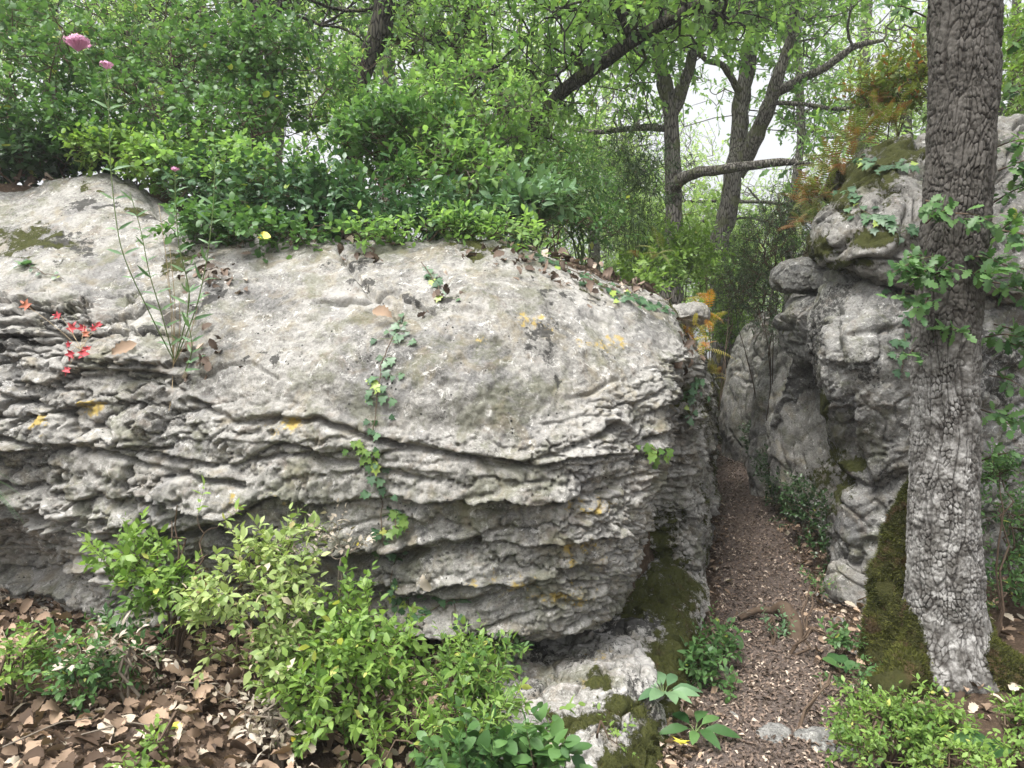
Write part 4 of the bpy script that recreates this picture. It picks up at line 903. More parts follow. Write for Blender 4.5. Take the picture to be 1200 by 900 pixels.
shrub(1190, 3.9, [(1195, 610, 3.9, .2, .2, .12), (1185, 680, 3.8, .17, .2, .14), (1240, 640, 3.9, .25, .2, .25)], 304, 'small leaved shrub behind the oak at the right edge', OV, .035, mats=('twig', 'leaf_mid'), seed=24, twig=.11, m=10, group=None)
shrub(1190, 5.0, [(1200, 120, 5.0, .25, .3, .35), (1190, 200, 4.9, .2, .2, .2), (1215, 40, 5.2, .4, .3, .3)], 240, 'leafy shrub above the capping block right of the oak trunk', OV, .055, mats=('twig', 'leaf_bright'), seed=25, group=None)
shrub(1040, 5.6, [(1040, 110, 5.4, .3, .3, .16), (1075, 90, 5.4, .25, .3, .2)], 272, 'yellowing shrub on the capping block left of the oak trunk', OV, .05, mats=('twig', 'leaf_fern'), seed=26, group=None, acc=.12)

shrub(90, 4.7, [(60, 165, 4.75, .5, .25, .2), (150, 175, 4.7, .3, .25, .16)], 336, 'low thick shrub just above the pale rock top at the upper left', ROUND, .045, mats=('twig', 'leaf_mid'), seed=61, tip=.0011)
shrub(260, 4.6, [(235, 200, 4.4, .4, .25, .2), (300, 215, 4.3, .35, .25, .2)], 360, 'shrub crowding behind the stem with the smallest pink flower', ROUND, .042, mats=('twig', 'leaf_canopy'), seed=62, tip=.0011)
shrub(390, 4.4, [(380, 245, 4.0, .3, .22, .12), (450, 262, 3.9, .28, .2, .08), (520, 262, 3.9, .25, .2, .08)], 315, 'low glossy shrub lying along the rock edge over the black crack', OV, .055, mats=('twig', 'leaf_ivy'), seed=63, tip=.0011)
shrub(500, 5.0, [(480, 170, 4.9, .5, .3, .3), (560, 190, 4.9, .35, .3, .25)], 360, 'bushy shrub behind the crooked bare stems', OV, .055, mats=('twig', 'leaf_canopy'), seed=64, clump=2.5)
shrub(620, 5.2, [(620, 225, 5.1, .35, .3, .2), (690, 265, 5.0, .3, .25, .1)], 260, 'green shrub between the long leaved shrub and the feathery one', OV, .045, mats=('twig', 'leaf_mid'), seed=65)
shrub(270, 4.3, [(235, 262, 3.8, .15, .15, .08), (300, 270, 3.72, .2, .14, .08), (360, 272, 3.66, .2, .14, .06)], 182, 'shrub fringe spilling over the rock edge around the yellow leaf', ROUND, .042, mats=('twig', 'leaf_mid'), seed=71, tip=.001, twig=.16, clump=5, droop=.5)
shrub(480, 4.3, [(440, 276, 3.65, .18, .14, .05), (520, 268, 3.68, .22, .15, .06), (590, 272, 3.75, .2, .15, .06)], 149, 'shrub fringe spilling over the rock edge right of the black crack', OV, .048, mats=('twig', 'leaf_canopy'), seed=72, tip=.001, twig=.17, clump=5, droop=.5)
shrub(160, 4.8, [(175, 190, 4.35, .2, .15, .08), (120, 178, 4.5, .22, .15, .07)], 170, 'shrub fringe over the highest pale part of the rock at the left', ROUND, .04, mats=('twig', 'leaf_bright'), seed=73, tip=.001, twig=.12)
shrub(-180, 5.0, [(-200, 130, 4.9, .6, .5, .45), (-90, 150, 4.9, .5, .4, .35)], 420, 'dense green shrub on the bank beyond the left edge of the picture', clump=2.5, seed=81)
shrub(-420, 5.2, [(-450, 120, 5.1, .8, .6, .55)], 380, 'big green shrub on the bank far beyond the left edge of the picture', clump=2.5, seed=82)
# ferns ------------------------------------------------------------
def fern(label, base, n, L_, tipdir, mat='leaf_fern', group='ferns on the rock edges', seed=0, red=.2, sag=.9):
    rg = np.random.default_rng(seed); base = np.array(base, float)
    o = empty('fern', base, label, 'fern', group); sg = Geo(); lg = Geo()
    for k in range(n):
        b = base+rg.normal(size=3)*np.array([.05, .05, .03]); d = norm(np.array(tipdir)+rg.normal(size=3)*.55); l = L_*rg.uniform(.6, 1.15)
        t = np.linspace(0, 1, 12)[:, None]; c = b+d*l*t-np.array([0, 0, 1.])*sag*l*.5*t**2+np.array([0, 0, .25])*l*t
        V, Fs = tube_path(c[::2], np.linspace(.0016, .0005, 6), 4, 3); sg.add(V, Fs)
        cc = crspline(c, [4]*11); tg = norm(np.gradient(cc, axis=0)); m = np.arange(6, len(cc), 3)
        sd = norm(np.cross(tg, np.array([0, 0, 1.])+rg.normal(size=3)*.2)); upv = np.cross(sd, tg)
        tc = rg.random()*.5+.2; isred = rg.random() < red
        for s_ in (-1, 1):
            u = m/len(cc); sz = l*.12*np.sin(np.pi*np.clip(u, .05, 1)**.75)+.006
            leafmesh(lg, [sym([(0, 0), (.12, .2), (.09, .65), (0, 1)], .1, .3)], cc[m], s_*sd[m]+.35*tg[m], upv[m], sz, np.stack([np.clip(tc+rg.random(len(m))*.4, 0, 1), np.full(len(m), float(isred)), m*0.], -1))
    sg.build('stalks', M['stem_dry'], o); lg.build('fronds', M[mat], o)
for i, (a, b, Y, n, l, lb) in enumerate([(822, 372, 4.5, 16, .22, 'golden fern at the top of the cleft on the boulder shoulder'), (815, 400, 4.25, 14, .18, 'yellow and rust fern hanging into the cleft below the golden one'), (835, 440, 6.2, 12, .2, 'small yellow fern deeper in the cleft at the path end'),
      (958, 235, 5.1, 26, .32, 'rusty fern drooping over the left lip of the capping block'), (975, 200, 5.2, 26, .32, 'large orange brown fern on the left shoulder of the capping block'), (1005, 165, 5.2, 26, .32, 'orange and green fern on top of the capping block'), (1040, 145, 5.2, 24, .3, 'fern cluster on the capping block nearest the oak trunk'), (1030, 120, 5.4, 24, .35, 'uppermost fern cluster above the capping block'), (948, 258, 5.3, 16, .25, 'lowest rusty fern over the pale ledge block'), (760, 300, 5.2, 10, .22, 'faded fern in the leaf litter on the boulder shoulder')]):
    q = W(a, b, Y); fern(lb, q, int(n*(2.2 if i < 3 else 1.6)), l*(1.05 if i < 3 else .85), (-.45, -.7, .35), seed=600+i, red=.3 if i not in (2, 9) else .1, mat='leaf_gold' if i < 3 else 'leaf_fern')

# ------------------------------------------------------------------ foreground shrubs
FG = 'low shrubs in front of the boulder'
def fgs(px_, py_, Y, els, n, label, ls, mat, seed, leaf=OV, m=11, twig=.11, tip=.0011, clump=5, group=FG, stem='twig', nstem=7, acc=.012, name='shrub', cat='shrub', **k):
    b = W(px_, py_, Y); b[2] = float(ground(b[0], b[1]))
    el = []
    for e in els:
        e = list(E(*e)); e[2] = max(e[2], float(ground(e[0], e[1]))+.03+e[5]*.6); el.append(e)
    return plant(name, label, cat, group, b, el, n, leaf, ls, (M[stem], M[mat]), twig, m, tip, clump, seed, acc=acc, nstem=nstem, **k)
fgs(205, 760, 2.75, [(200, 615, 2.75, .13, .11, .07), (165, 655, 2.75, .16, .11, .08), (240, 640, 2.75, .13, .1, .08), (200, 690, 2.7, .12, .1, .06)], 92, 'bright green bush reaching highest in front of the left ledges', .044, 'leaf_bright', 31, clump=3)
fgs(300, 830, 2.5, [(300, 700, 2.5, .2, .15, .12), (330, 770, 2.45, .23, .16, .13), (260, 740, 2.5, .12, .12, .1), (330, 650, 2.6, .15, .12, .07)], 241, 'pale variegated bush in the middle of the foreground thicket', .040, 'leaf_pale', 32, acc=.06)
fgs(430, 850, 2.4, [(425, 725, 2.6, .15, .12, .08), (430, 780, 2.4, .2, .15, .13), (390, 830, 2.3, .18, .14, .1)], 224, 'mixed green bush right of the pale variegated one', .041, 'leaf_bright', 33, acc=.02)
fgs(550, 900, 2.3, [(540, 800, 2.4, .2, .15, .1), (570, 860, 2.2, .2, .14, .1), (490, 880, 2.2, .15, .13, .08)], 235, 'yellowish green bush against the foot of the plinth rock', .041, 'leaf_bright', 34, leaf=OV+LANCE)
fgs(620, 930, 2.05, [(610, 900, 2.05, .16, .12, .06), (545, 905, 2.05, .13, .12, .06)], 90, 'broader leaved light green plant at the bottom middle edge', .05, 'leaf_mid', 35, leaf=ROUND, m=8, name='plant', cat='plant')
fgs(110, 850, 2.5, [(100, 760, 2.6, .16, .12, .05), (150, 790, 2.5, .13, .1, .05), (90, 800, 2.4, .1, .1, .05)], 95, 'sparse low shrub among the dead leaves on the left', .034, 'leaf_mid', 36, nstem=4, m=10)
fgs(10, 860, 2.4, [(10, 790, 2.4, .1, .1, .06), (50, 755, 2.5, .07, .08, .04)], 45, 'little shrub at the left edge over the dead leaves', .034, 'leaf_bright', 37, nstem=3)
fgs(195, 900, 2.1, [(190, 885, 2.1, .05, .06, .03)], 12, 'tiny green sprig at the bottom left among dead leaves', .034, 'leaf_bright', 38, nstem=2, name='sprig', cat='seedling')
fgs(330, 890, 2.2, [(320, 850, 2.25, .15, .12, .06)], 33, 'dry silvery twigs with withered pale leaves low in the thicket', .034, 'silver', 39, nstem=5, m=7, name='withered_shrub', stem='twig_grey')
fgs(150, 800, 2.45, [(140, 765, 2.45, .12, .08, .03)], 14, 'withered silvery sprays beside the sparse left shrub', .034, 'silver', 40, nstem=3, m=6, name='withered_shrub', stem='twig_grey')
fgs(395, 730, 2.75, [(395, 640, 2.8, .09, .08, .05), (360, 655, 2.8, .06, .05, .04)], 22, 'withered grey green sprigs against the lower ledges', .03, 'silver', 41, nstem=3, m=8, name='withered_shrub', stem='twig_grey')
fgs(825, 800, 3.2, [(820, 785, 3.2, .1, .1, .06), (835, 755, 3.4, .09, .09, .06), (850, 800, 3.1, .06, .06, .04)], 79, 'small leaved plant on the left edge of the path beside the plinth rock', .041, 'leaf_mid', 42, name='plant', cat='plant', group='small plants along the path', nstem=5)
fgs(1040, 880, 2.6, [(1030, 850, 2.6, .17, .13, .075), (1080, 870, 2.5, .17, .12, .07), (1010, 880, 2.45, .08, .1, .06)], 241, 'box shrub with glossy light tips at the foot of the oak', .027, 'leaf_bright', 43, m=12, twig=.085, group='box shrubs at the foot of the oak', clump=8)
fgs(1120, 900, 2.45, [(1100, 845, 2.5, .07, .07, .06), (1125, 900, 2.3, .15, .1, .05)], 84, 'smaller box shrub just left of the large round leaves', .027, 'leaf_bright', 44, m=12, twig=.08, group='box shrubs at the foot of the oak', clump=8)
fgs(1190, 890, 2.45, [(1195, 850, 2.45, .08, .08, .05), (1220, 880, 2.4, .12, .1, .07)], 93, 'box shrub at the right edge beside the large round leaves', .027, 'leaf_bright', 45, m=12, twig=.08, group='box shrubs at the foot of the oak', clump=8)
fgs(925, 780, 3.5, [(985, 760, 3.4, .05, .05, .03)], 18, 'small green seedling between the path and the mossy root', .035, 'leaf_mid', 46, name='seedling', cat='seedling', group='small plants along the path', nstem=3)
fgs(945, 740, 3.8, [(955, 690, 4.2, .05, .05, .03)], 14, 'tiny seedling on the right side of the path by the rock foot', .025, 'leaf_mid', 47, name='seedling', cat='seedling', group='small plants along the path', nstem=2)
fgs(905, 760, 3.6, [(908, 740, 3.7, .045, .045, .012)], 14, 'tiny ferny tuft beside the wooden stub on the path', .025, 'leaf_blue', 48, name='seedling', cat='seedling', group='small plants along the path', nstem=2)
fgs(935, 870, 2.8, [(1000, 800, 3.0, .04, .05, .04)], 16, 'thin seedling in front of the mossy root', .028, 'leaf_mid', 49, name='seedling', cat='seedling', group='small plants along the path', nstem=2)
fgs(700, 860, 2.5, [(720, 865, 2.45, .03, .03, .02)], 4, 'single tiny sprig growing on the moss of the plinth rock', .025, 'leaf_bright', 50, name='seedling', cat='seedling', group='small plants along the path', nstem=1)
fgs(525, 800, 2.9, [(600, 745, 3.0, .12, .08, .03), (520, 735, 3.0, .12, .08, .05), (570, 765, 2.9, .12, .08, .04)], 86, 'fine leaved groundcover plant in the shade under the boulder overhang', .030, 'leaf_mid', 52, name='plant', cat='plant', group=None, nstem=5)
fgs(1165, 740, 3.5, [(1180, 560, 3.7, .09, .1, .05), (1175, 700, 3.6, .08, .1, .05)], 70, 'sparse leafy sprigs just right of the lower oak trunk', .03, 'leaf_mid', 53, name='plant', cat='plant', group=None, nstem=3)

# rosettes of large leaves
def rosette(name, label, cat, base, n, size, mat, seed, tmpl, up=.6, spread=1., tilt=None):
    rg = np.random.default_rng(seed); base = np.array(base, float); o = empty(name, base, label, cat); sg = Geo()
    an = np.arange(n)*2.4+seed; d = np.stack([np.cos(an)*spread, np.sin(an)*spread, np.full(n, up)+rg.random(n)*.5], -1); d = norm(d)
    st = base+d*size*.35; sg.add(*tube_edges(np.repeat(base[None], n, 0), st, np.full(n, .003), np.full(n, .0018), 5)); sg.build('stalks', M['stem_green'], o)
    for k in range(n):
        lg = Geo(); leafmesh(lg, tmpl, st[k:k+1], d[k:k+1]*[1, 1, .6], norm(np.array([[0, -.35, 1.]])+rg.normal(size=(1, 3))*.15), size*rg.uniform(.7, 1.1), np.array([[rg.random(), 0, 0]])); lg.build('leaf', M[mat], o)
BIG = [sym([(0, 0), (.07, .12), (.19, .35), (.22, .55), (.15, .82), (0, 1)], .25, .45), sym([(0, 0), (.06, .1), (.2, .4), (.21, .6), (.12, .85), (0, 1)], .15, .7)]
HEART = [sym([(0, 0), (.3, -.12), (.48, .15), (.45, .45), (.25, .8), (0, 1)], .12, .15)]
rosette('broadleaf_plant', 'plant with long woolly grey green leaves growing on the plinth rock beside the path', 'plant', W(778, 815, 2.85), 12, .115, 'leaf_blue', 3, BIG, .7)
rosette('broadleaf_plant', 'plant with broad oval leaves at the path edge below the woolly one', 'plant', W(815, 855, 2.75)*[1, 1, 0]+[0, 0, .03], 7, .11, 'leaf_mid', 5, BIG, .5)
rosette('broadleaf_plant', 'plant with large round heart shaped leaves at the foot of the oak', 'plant', W(1150, 885, 2.4), 10, .08, 'leaf_mid', 8, HEART, .5)
rosette('broadleaf_plant', 'small plant with dark round leaves between the path and the oak root', 'plant', W(985, 775, 3.3)*[1, 1, 0]+[0, 0, .04], 5, .07, 'leaf_mid', 11, HEART, .6)
rosette('broadleaf_plant', 'small rosette of grey leaves on the left rock below the moss', 'plant', W(32, 312, 3.62), 7, .05, 'leaf_blue', 12, HEART, .5)

# ------------------------------------------------------------------ things on the face of the boulder
MP, MN, mpx, mpy = MAIN[:4]
def onrock(px_, py_, S=MAIN, off=.004):
    P_, N_, a, b = S[:4]
    dd = (a-px_)**2+(b-py_)**2+np.where(P_[..., 1] > 5.5, 1e6, 0); i = np.unravel_index(np.argmin(dd+20*P_[..., 1]), dd.shape)
    return P_[i]+N_[i]*off, N_[i]
def vine(label, path, nleaf, ls, seed, mat='leaf_ivy', name='ivy', side=None, jit=9, S=MAIN, group='ivy on the rocks', leaf=IVY):
    rg = np.random.default_rng(seed)
    C_ = crspline(np.array(path, float), [6]*(len(path)-1)); C_ = C_+rg.normal(size=C_.shape)*1.2
    pts_ = [onrock(x, y, S, .01) for x, y in C_]; pp = np.array([p for p, n in pts_])
    pp[1:-1] = (pp[:-2]+pp[1:-1]+pp[2:])/3
    pp[:, 1] -= .004
    o = empty(name, pp[-1], label, 'ivy', group)
    V, Fs = tube_path(pp, np.linspace(.0022, .0016, len(pp)), 5, 2); mk('stem', V, Fs, M['twig'], o)
    lp = []; ld = []; lu = []; A_ = []
    for k in range(nleaf):
        i = rg.integers(0, len(C_)); x, y = C_[i]+rg.normal(size=2)*[jit, 3]
        p, n = onrock(x, y, S, .012); n = norm(n+np.array([0, -.5, .5])+rg.normal(size=3)*.25)
        if abs(p[1]-pp[i][1]) > .12: p = pp[i]+np.array([rg.normal()*.015, -.01, 0])
        A_.append(pp[i]); lp.append(p); d = norm(np.array([rg.normal()*.6, -.1, -.8])); d = norm(d-n*np.dot(d, n)); ld.append(d); lu.append(n)
    lg = Geo(); leafmesh(lg, leaf, np.array(lp), np.array(ld), np.array(lu), ls*rg.uniform(.6, 1.15, nleaf), np.stack([rg.random(nleaf), (rg.random(nleaf) < .06)*1., np.zeros(nleaf)], -1)); lg.build('leaves', M[mat], o)
    sg = Geo(); sg.add(*tube_edges(np.array(A_), np.array(lp), np.full(nleaf, .0009), np.full(nleaf, .0007), 3)); sg.build('leaf_stalks', M['stem_green'], o)
vine('long ivy vine hanging down the middle of the boulder face', [(468, 372), (462, 400), (450, 430), (445, 460), (440, 500), (442, 545), (448, 590), (455, 630), (465, 670), (480, 705)], 80, .038, 1)
vine('short bright ivy sprig branching left off the long vine', [(437, 535), (425, 520), (408, 527)], 14, .034, 2, jit=7, leaf=IVY, mat='leaf_bright')
vine('ivy trailing at the foot of the boulder below the long vine', [(470, 690), (500, 715), (530, 700), (545, 735)], 26, .032, 3, jit=12)
vine('ivy over the upper right shoulder of the boulder', [(640, 300), (680, 320), (715, 345), (745, 355), (775, 365)], 70, .042, 4, jit=12)
vine('small ivy trail below the black crack opening at the boulder top', [(495, 310), (510, 330), (520, 350)], 14, .04, 5, jit=10)
vine('small ivy hanging in the shaded gap right of the boulder face', [(812, 440), (810, 470), (806, 490)], 22, .045, 6, jit=9)
vine('bright green sprig rooted in the shaded gap of the boulder', [(748, 520), (760, 530), (765, 545)], 12, .045, 7, jit=8, mat='leaf_bright', name='sprig')
vine('yellow green ferny sprig beside the lower part of the ivy vine', [(470, 600), (468, 612), (485, 620)], 12, .045, 8, jit=8, mat='leaf_bright', name='sprig')

vine('ivy creeping over the blotched capping block left of the oak', [(985, 215), (1005, 245), (1030, 262), (1060, 275)], 60, .06, 11, jit=16, S=CAPR)
vine('ivy patch below the ferns on the capping block', [(1010, 190), (1035, 200), (1060, 205)], 40, .06, 12, jit=14, S=CAPR)
vine('ivy strand climbing the pitted boulder beside the oak trunk', [(1052, 440), (1058, 400), (1062, 350)], 22, .05, 13, jit=9, S=RBIG)
vine('ivy tuft high on the main boulder at its left shoulder', [(35, 315), (50, 320), (75, 325)], 10, .03, 14, jit=8)
# valerian
q0, _ = onrock(203, 425)
def stalk(g, lg, pix, r0=.0028, leaves=True, ls=.10, seed=0, lo=.15):
    rg = np.random.default_rng(seed); pp = [W(*p) for p in pix]
    V, Fs = tube_path(pp, np.linspace(r0, r0*.5, len(pp)), 6, 6); g.add(V, Fs)
    if leaves:
        c_ = crspline(np.array(pp), [8]*(len(pp)-1)); tg = norm(np.gradient(c_, axis=0)); k0 = int(len(c_)*lo)
        for i in range(k0, len(c_)-2, 3):
            an = rg.random()*6; s1 = np.array([math.cos(an), math.sin(an)*.6, 0])
            for s_ in (-1, 1): leafmesh(lg, LANCE, c_[i:i+1], (s1*s_+tg[i]*.55)[None], np.array([[0, -1., .45]])+rg.normal(size=(1, 3))*.25, ls*rg.uniform(.6, 1.1)*(1-.4*i/len(c_)), np.array([[rg.random(), 0, 0]]))
def flowerhead(o, c_, r, n, seed):
    rg = np.random.default_rng(seed); d = norm(rg.normal(size=(n, 3))); d[:, 2] = np.abs(d[:, 2])*.8-.15; p = c_+d*r*rg.uniform(.5, 1, (n, 1))*[1.15, 1.15, .75]
    lg = Geo(); PET = [sym([(0, 0), (.28, .5), (0, 1)], .3, .2)]
    for k in range(5):
        an = k*1.257; e1 = norm(np.cross(d, [0, .3, 1.])); e2 = np.cross(d, e1)
        leafmesh(lg, PET, p, e1*math.cos(an)+e2*math.sin(an)+d*.35, d, .0062, np.array([.5, 0, 0]))
    A_ = np.repeat(np.array([c_-[0, 0, r*.8]]), n, 0); lg.add(*tube_edges(A_, p, np.full(n, .0006), np.full(n, .0006), 3), c=(.5, 0, 0)); lg.build('flower_head', M['pink'], o)
va = empty('valerian_plant', q0, 'tall plant with pink flower heads and narrow leaves rooted in the left rock', 'flowering plant')
sg = Geo(); lg = Geo(); y0 = q0[1]
b = (205, 425, y0)
stalk(sg, lg, [b, (172, 360, y0-.12), (142, 290, y0-.2), (130, 200, y0-.22), (127, 110, y0-.22), (125, 82, y0-.22)], seed=1, lo=.3)
stalk(sg, lg, [(128, 130, y0-.22), (112, 80, y0-.23), (95, 58, y0-.24)], .0018, False)
stalk(sg, lg, [b, (222, 350, y0-.1), (210, 290, y0-.15), (206, 240, y0-.17), (205, 202, y0-.18)], seed=2, lo=.3, ls=.08)
stalk(sg, lg, [b, (230, 360, y0-.1), (243, 300, y0-.15), (250, 240, y0-.16), (252, 185, y0-.16)], seed=3, lo=.1, ls=.09)
stalk(sg, lg, [b, (190, 370, y0-.1), (175, 320, y0-.15), (165, 270, y0-.18), (152, 225, y0-.2)], seed=4, lo=.1, ls=.09)
stalk(sg, lg, [(215, 440, y0-.02), (225, 410, y0-.1), (220, 370, y0-.12), (222, 335, y0-.14)], seed=5, lo=.05, ls=.1)
sg.build('stems', M['stem_green'], va); lg.build('leaves', M['leaf_blue'], va)
flowerhead(va, W(91, 49, y0-.24), .045, 230, 1); flowerhead(va, W(125, 76, y0-.22), .022, 50, 2); flowerhead(va, W(205, 198, y0-.18), .013, 26, 3)
sg = Geo()
for k, (tx, ty) in enumerate([(186, 240), (199, 290), (195, 320), (210, 350), (190, 510), (232, 360)]):
    V, Fs = tube_path([W(203, 428, y0), W((203+tx)/2+4, (428+ty)/2, y0-.07), W(tx, ty, y0-.1)], [.0018, .0015, .001], 5, 6); sg.add(V, Fs)
sg.build('dry_stems', M['stem_dry'], va)
# red-leaved herb
q1, _ = onrock(105, 412); o = empty('red_leaved_herb', q1, 'small herb with crimson star shaped leaves on the left ledges', 'plant'); sg = Geo(); rg = np.random.default_rng(9)
STAR = [sym([(0, 0), (.12, .15), (.42, .1), (.22, .32), (.5, .62), (.17, .6), (0, 1)], .2, .2)]
A_ = []; B_ = []
for k, (a_, b_) in enumerate([(80, 374), (88, 392), (90, 408), (100, 413), (107, 398), (112, 412), (119, 391), (114, 408), (97, 431), (41, 363), (118, 380), (104, 383)]):
    p, n = onrock(a_, b_, MAIN, .03); A_.append(q1); B_.append(p); lg = Geo()
    leafmesh(lg, STAR, p[None], np.array([[rg.normal(), -.2, rg.normal()]]), norm(n+[0, -.8, .4])[None], [.04, .055, .035, .05][k % 4], np.array([[rg.random(), float(k % 5 == 4), 0]])); lg.build('leaf', M['leaf_red'], o)
sg.add(*tube_edges(A_, B_, [.001]*len(A_), [.0008]*len(A_), 4, bend=np.tile([0, 0, .01], (len(A_), 1)), segs=3)); sg.build('stems', M['stem_dry'], o)
# single leaves
def oneleaf(label, pos, size, mat, nrm, d, tm=ROUND, name='fallen_leaf', cat='leaf'):
    lg = Geo(); leafmesh(lg, tm[:1], np.array([pos]), np.array([d]), np.array([nrm]), size, np.array([[.6, 0, 0]])); tag(lg.build(name, M[mat]), label, cat)
oneleaf('yellow leaf hanging below the shrub over the rock edge', W(305, 276, 3.55), .055, 'leaf_yellow', (0, -.8, .6), (1, -.3, -.1), HEART)
oneleaf('yellow lobed leaf lying at the left edge of the path by the mossy rock', np.array([W(797, 887, 2.63)[0], 2.63, .05]), .07, 'leaf_yellow', (0, -.3, 1), (.3, 1, 0), STAR)
oneleaf('small yellow leaf on the brown litter at the lower left', W(200, 846, 2.25)*[1, 1, 0]+[0, 0, float(ground(W(200, 846, 2.25)[0], 2.25))+.05], .035, 'leaf_yellow', (0, -.5, 1), (1, .3, 0))
q, n = onrock(152, 420, MAIN, .02); oneleaf('big curled pinkish dead leaf resting on the left ledges', q, .10, 'litter', n, (1, 0, .6), DRY)
q, n = onrock(462, 380, MAIN, .02); oneleaf('pinkish dead leaf caught in the crack above the ivy vine', q, .09, 'litter', n, (-.8, 0, .5), DRY)
q, n = onrock(505, 665, MAIN, .03); oneleaf('folded beige dead leaf caught in the lower ledges', q, .07, 'silver', n, (.3, -.4, -1), DRY)
oneleaf('brown dead leaf caught in the top of the pale bush', W(232, 690, 2.4), .055, 'litter', (0, -1, .4), (.2, 0, -1), DRY)
# grass tuft, left edge
def tuft(label, base, n, L_, seed, dirv=(0, -.3, .6), mat='leaf_blue', sag=1.3):
    rg = np.random.default_rng(seed); o = empty('grass_tuft', base, label, 'grass', 'grass tufts'); lg = Geo()
    for k in range(n):
        d = norm(np.array(dirv)+rg.normal(size=3)*.5); l = L_*rg.uniform(.6, 1.1); t = np.linspace(0, 1, 7)[:, None]
        c_ = np.array(base)+d*l*t-np.array([0, 0, sag*l*.5])*t**2; s_ = norm(np.cross(d, [0, 0, 1.]))*.0022*(1-t**2*.9)
        V = np.stack([c_-s_, c_+[0, 0, .0006], c_+s_], 1).reshape(-1, 3); i = np.arange(6)[:, None]*3
        lg.add(V, [np.concatenate([np.concatenate([i, i+1, i+4, i+3], 1), np.concatenate([i+1, i+2, i+5, i+4], 1)])], c=(rg.random(), 0, 0))
    lg.build('blades', M[mat], o)
q, _ = onrock(-25, 560); tuft('tuft of long grass blades hanging off the ledges at the left edge', q, 26, .26, 1, (.7, -.5, .5), 'leaf_blue')
q, _ = onrock(8, 690); tuft('dry straw grass under the left ledges', q-[0, .1, 0], 26, .2, 2, (.2, -.6, .8), 'silver')

# wooden stub on the path
q = W(930, 757, 3.72); z = float(ground(q[0], q[1]))
V, Fs = tube_path([(q[0]-.015, q[1]-.08, z-.03), (q[0], q[1], z+.05), (q[0]+.01, q[1]+.16, z+.085), (q[0]-.02, q[1]+.22, z+.06)], [.036, .042, .04, .028], 24, 14)
V = V+.006*noise(V*30, 5)[:, None]*np.array([1, 1, 1.]); tag(mk('log_stub', V, Fs, M['twig']), 'short brown wooden stub sticking out of the path', 'log')
V, Fs = tube_path([(q[0]-.22, q[1]+.2, z+.02), (q[0]-.1, q[1]+.25, z+.05), (q[0]+.02, q[1]+.22, z+.05)], [.014, .018, .02], 12, 8); tag(mk('root', V, Fs, M['twig']), 'thin root crossing the path behind the wooden stub', 'root')

# ------------------------------------------------------------------ litter (stuff)
def litter(name, label, n, region, tm, size, mat, seed, h=.02, reject=None, upn=.35, layers=.03, surf=ground):
    rg = np.random.default_rng(seed); x, y = region(rg, n); z = surf(x, y)
    if reject is not None: k = reject(x, y, z); x, y, z = x[~k], y[~k], z[~k]
    n = len(x); p = np.stack([x, y, z+h*.3+rg.random(n)**1.5*layers], -1); an = rg.random(n)*6.283
    d = np.stack([np.cos(an), np.sin(an), rg.normal(size=n)*.25], -1); up = np.stack([rg.normal(size=n)*upn, rg.normal(size=n)*upn, np.ones(n)], -1)
    bri = np.clip(.5+.5*noise(p*4, seed)+rg.normal(size=n)*.36, 0, 1)
    lg = Geo(); leafmesh(lg, tm, p, d, up, rg.uniform(size[0], size[1], n), np.stack([bri, (rg.random(n) < .12)*1., np.zeros(n)], -1))
    tag(lg.build(name, M[mat]), label, kind='stuff')
litter('leaf_litter', 'brown dead oak leaves covering the slope at the lower left', 8500, lambda r, n: (r.uniform(-4.2, .1, n)**1.0, r.uniform(1.3, 3.6, n)), DRY, (.028, .075), 'litter', 1, layers=.07, upn=.6)
litter('leaf_litter', 'brown dead leaf crumbs between the foreground shrubs and the path edge', 3500, lambda r, n: (r.uniform(-2.6, .6, n), r.uniform(1.5, 3.5, n)), DRYS, (.015, .045), 'litter_dark', 2, layers=.04)
def preg(r, n): y = 1.8+11*r.random(n)**1.9; return pathc(y)+r.normal(size=n)*.34, y
litter('path_litter', 'trodden leaf fragments scattered on the path', 26000, preg, DRYS, (.008, .032), 'litter_dark', 3, layers=.006, h=.06, upn=.22)
litter('path_litter', 'larger pale dead leaves along the path edges', 2200, lambda r, n: (lambda y: (pathc(y)+np.sign(r.normal(size=n))*r.uniform(.2, .75, n), y))(1.9+9*r.random(n)**1.6), DRY, (.025, .06), 'litter', 4, layers=.02, h=.05, reject=lambda x, y, z: z > .4)
litter('leaf_litter', 'dead leaves on the ground right of the oak', 900, lambda r, n: (r.uniform(1.9, 4.2, n), r.uniform(2.6, 4.4, n)), DRY, (.04, .08), 'litter', 5, layers=.04, upn=.4)
litter('leaf_litter', 'dead leaves on the top edge of the boulder under the shrubs', 3000, lambda r, n: (r.uniform(-3, 1.3, n), r.uniform(3.9, 6.5, n)), DRY, (.035, .08), 'litter_dark', 6, layers=.06, upn=.5, h=.05, reject=lambda x, y, z: z < 1.3)
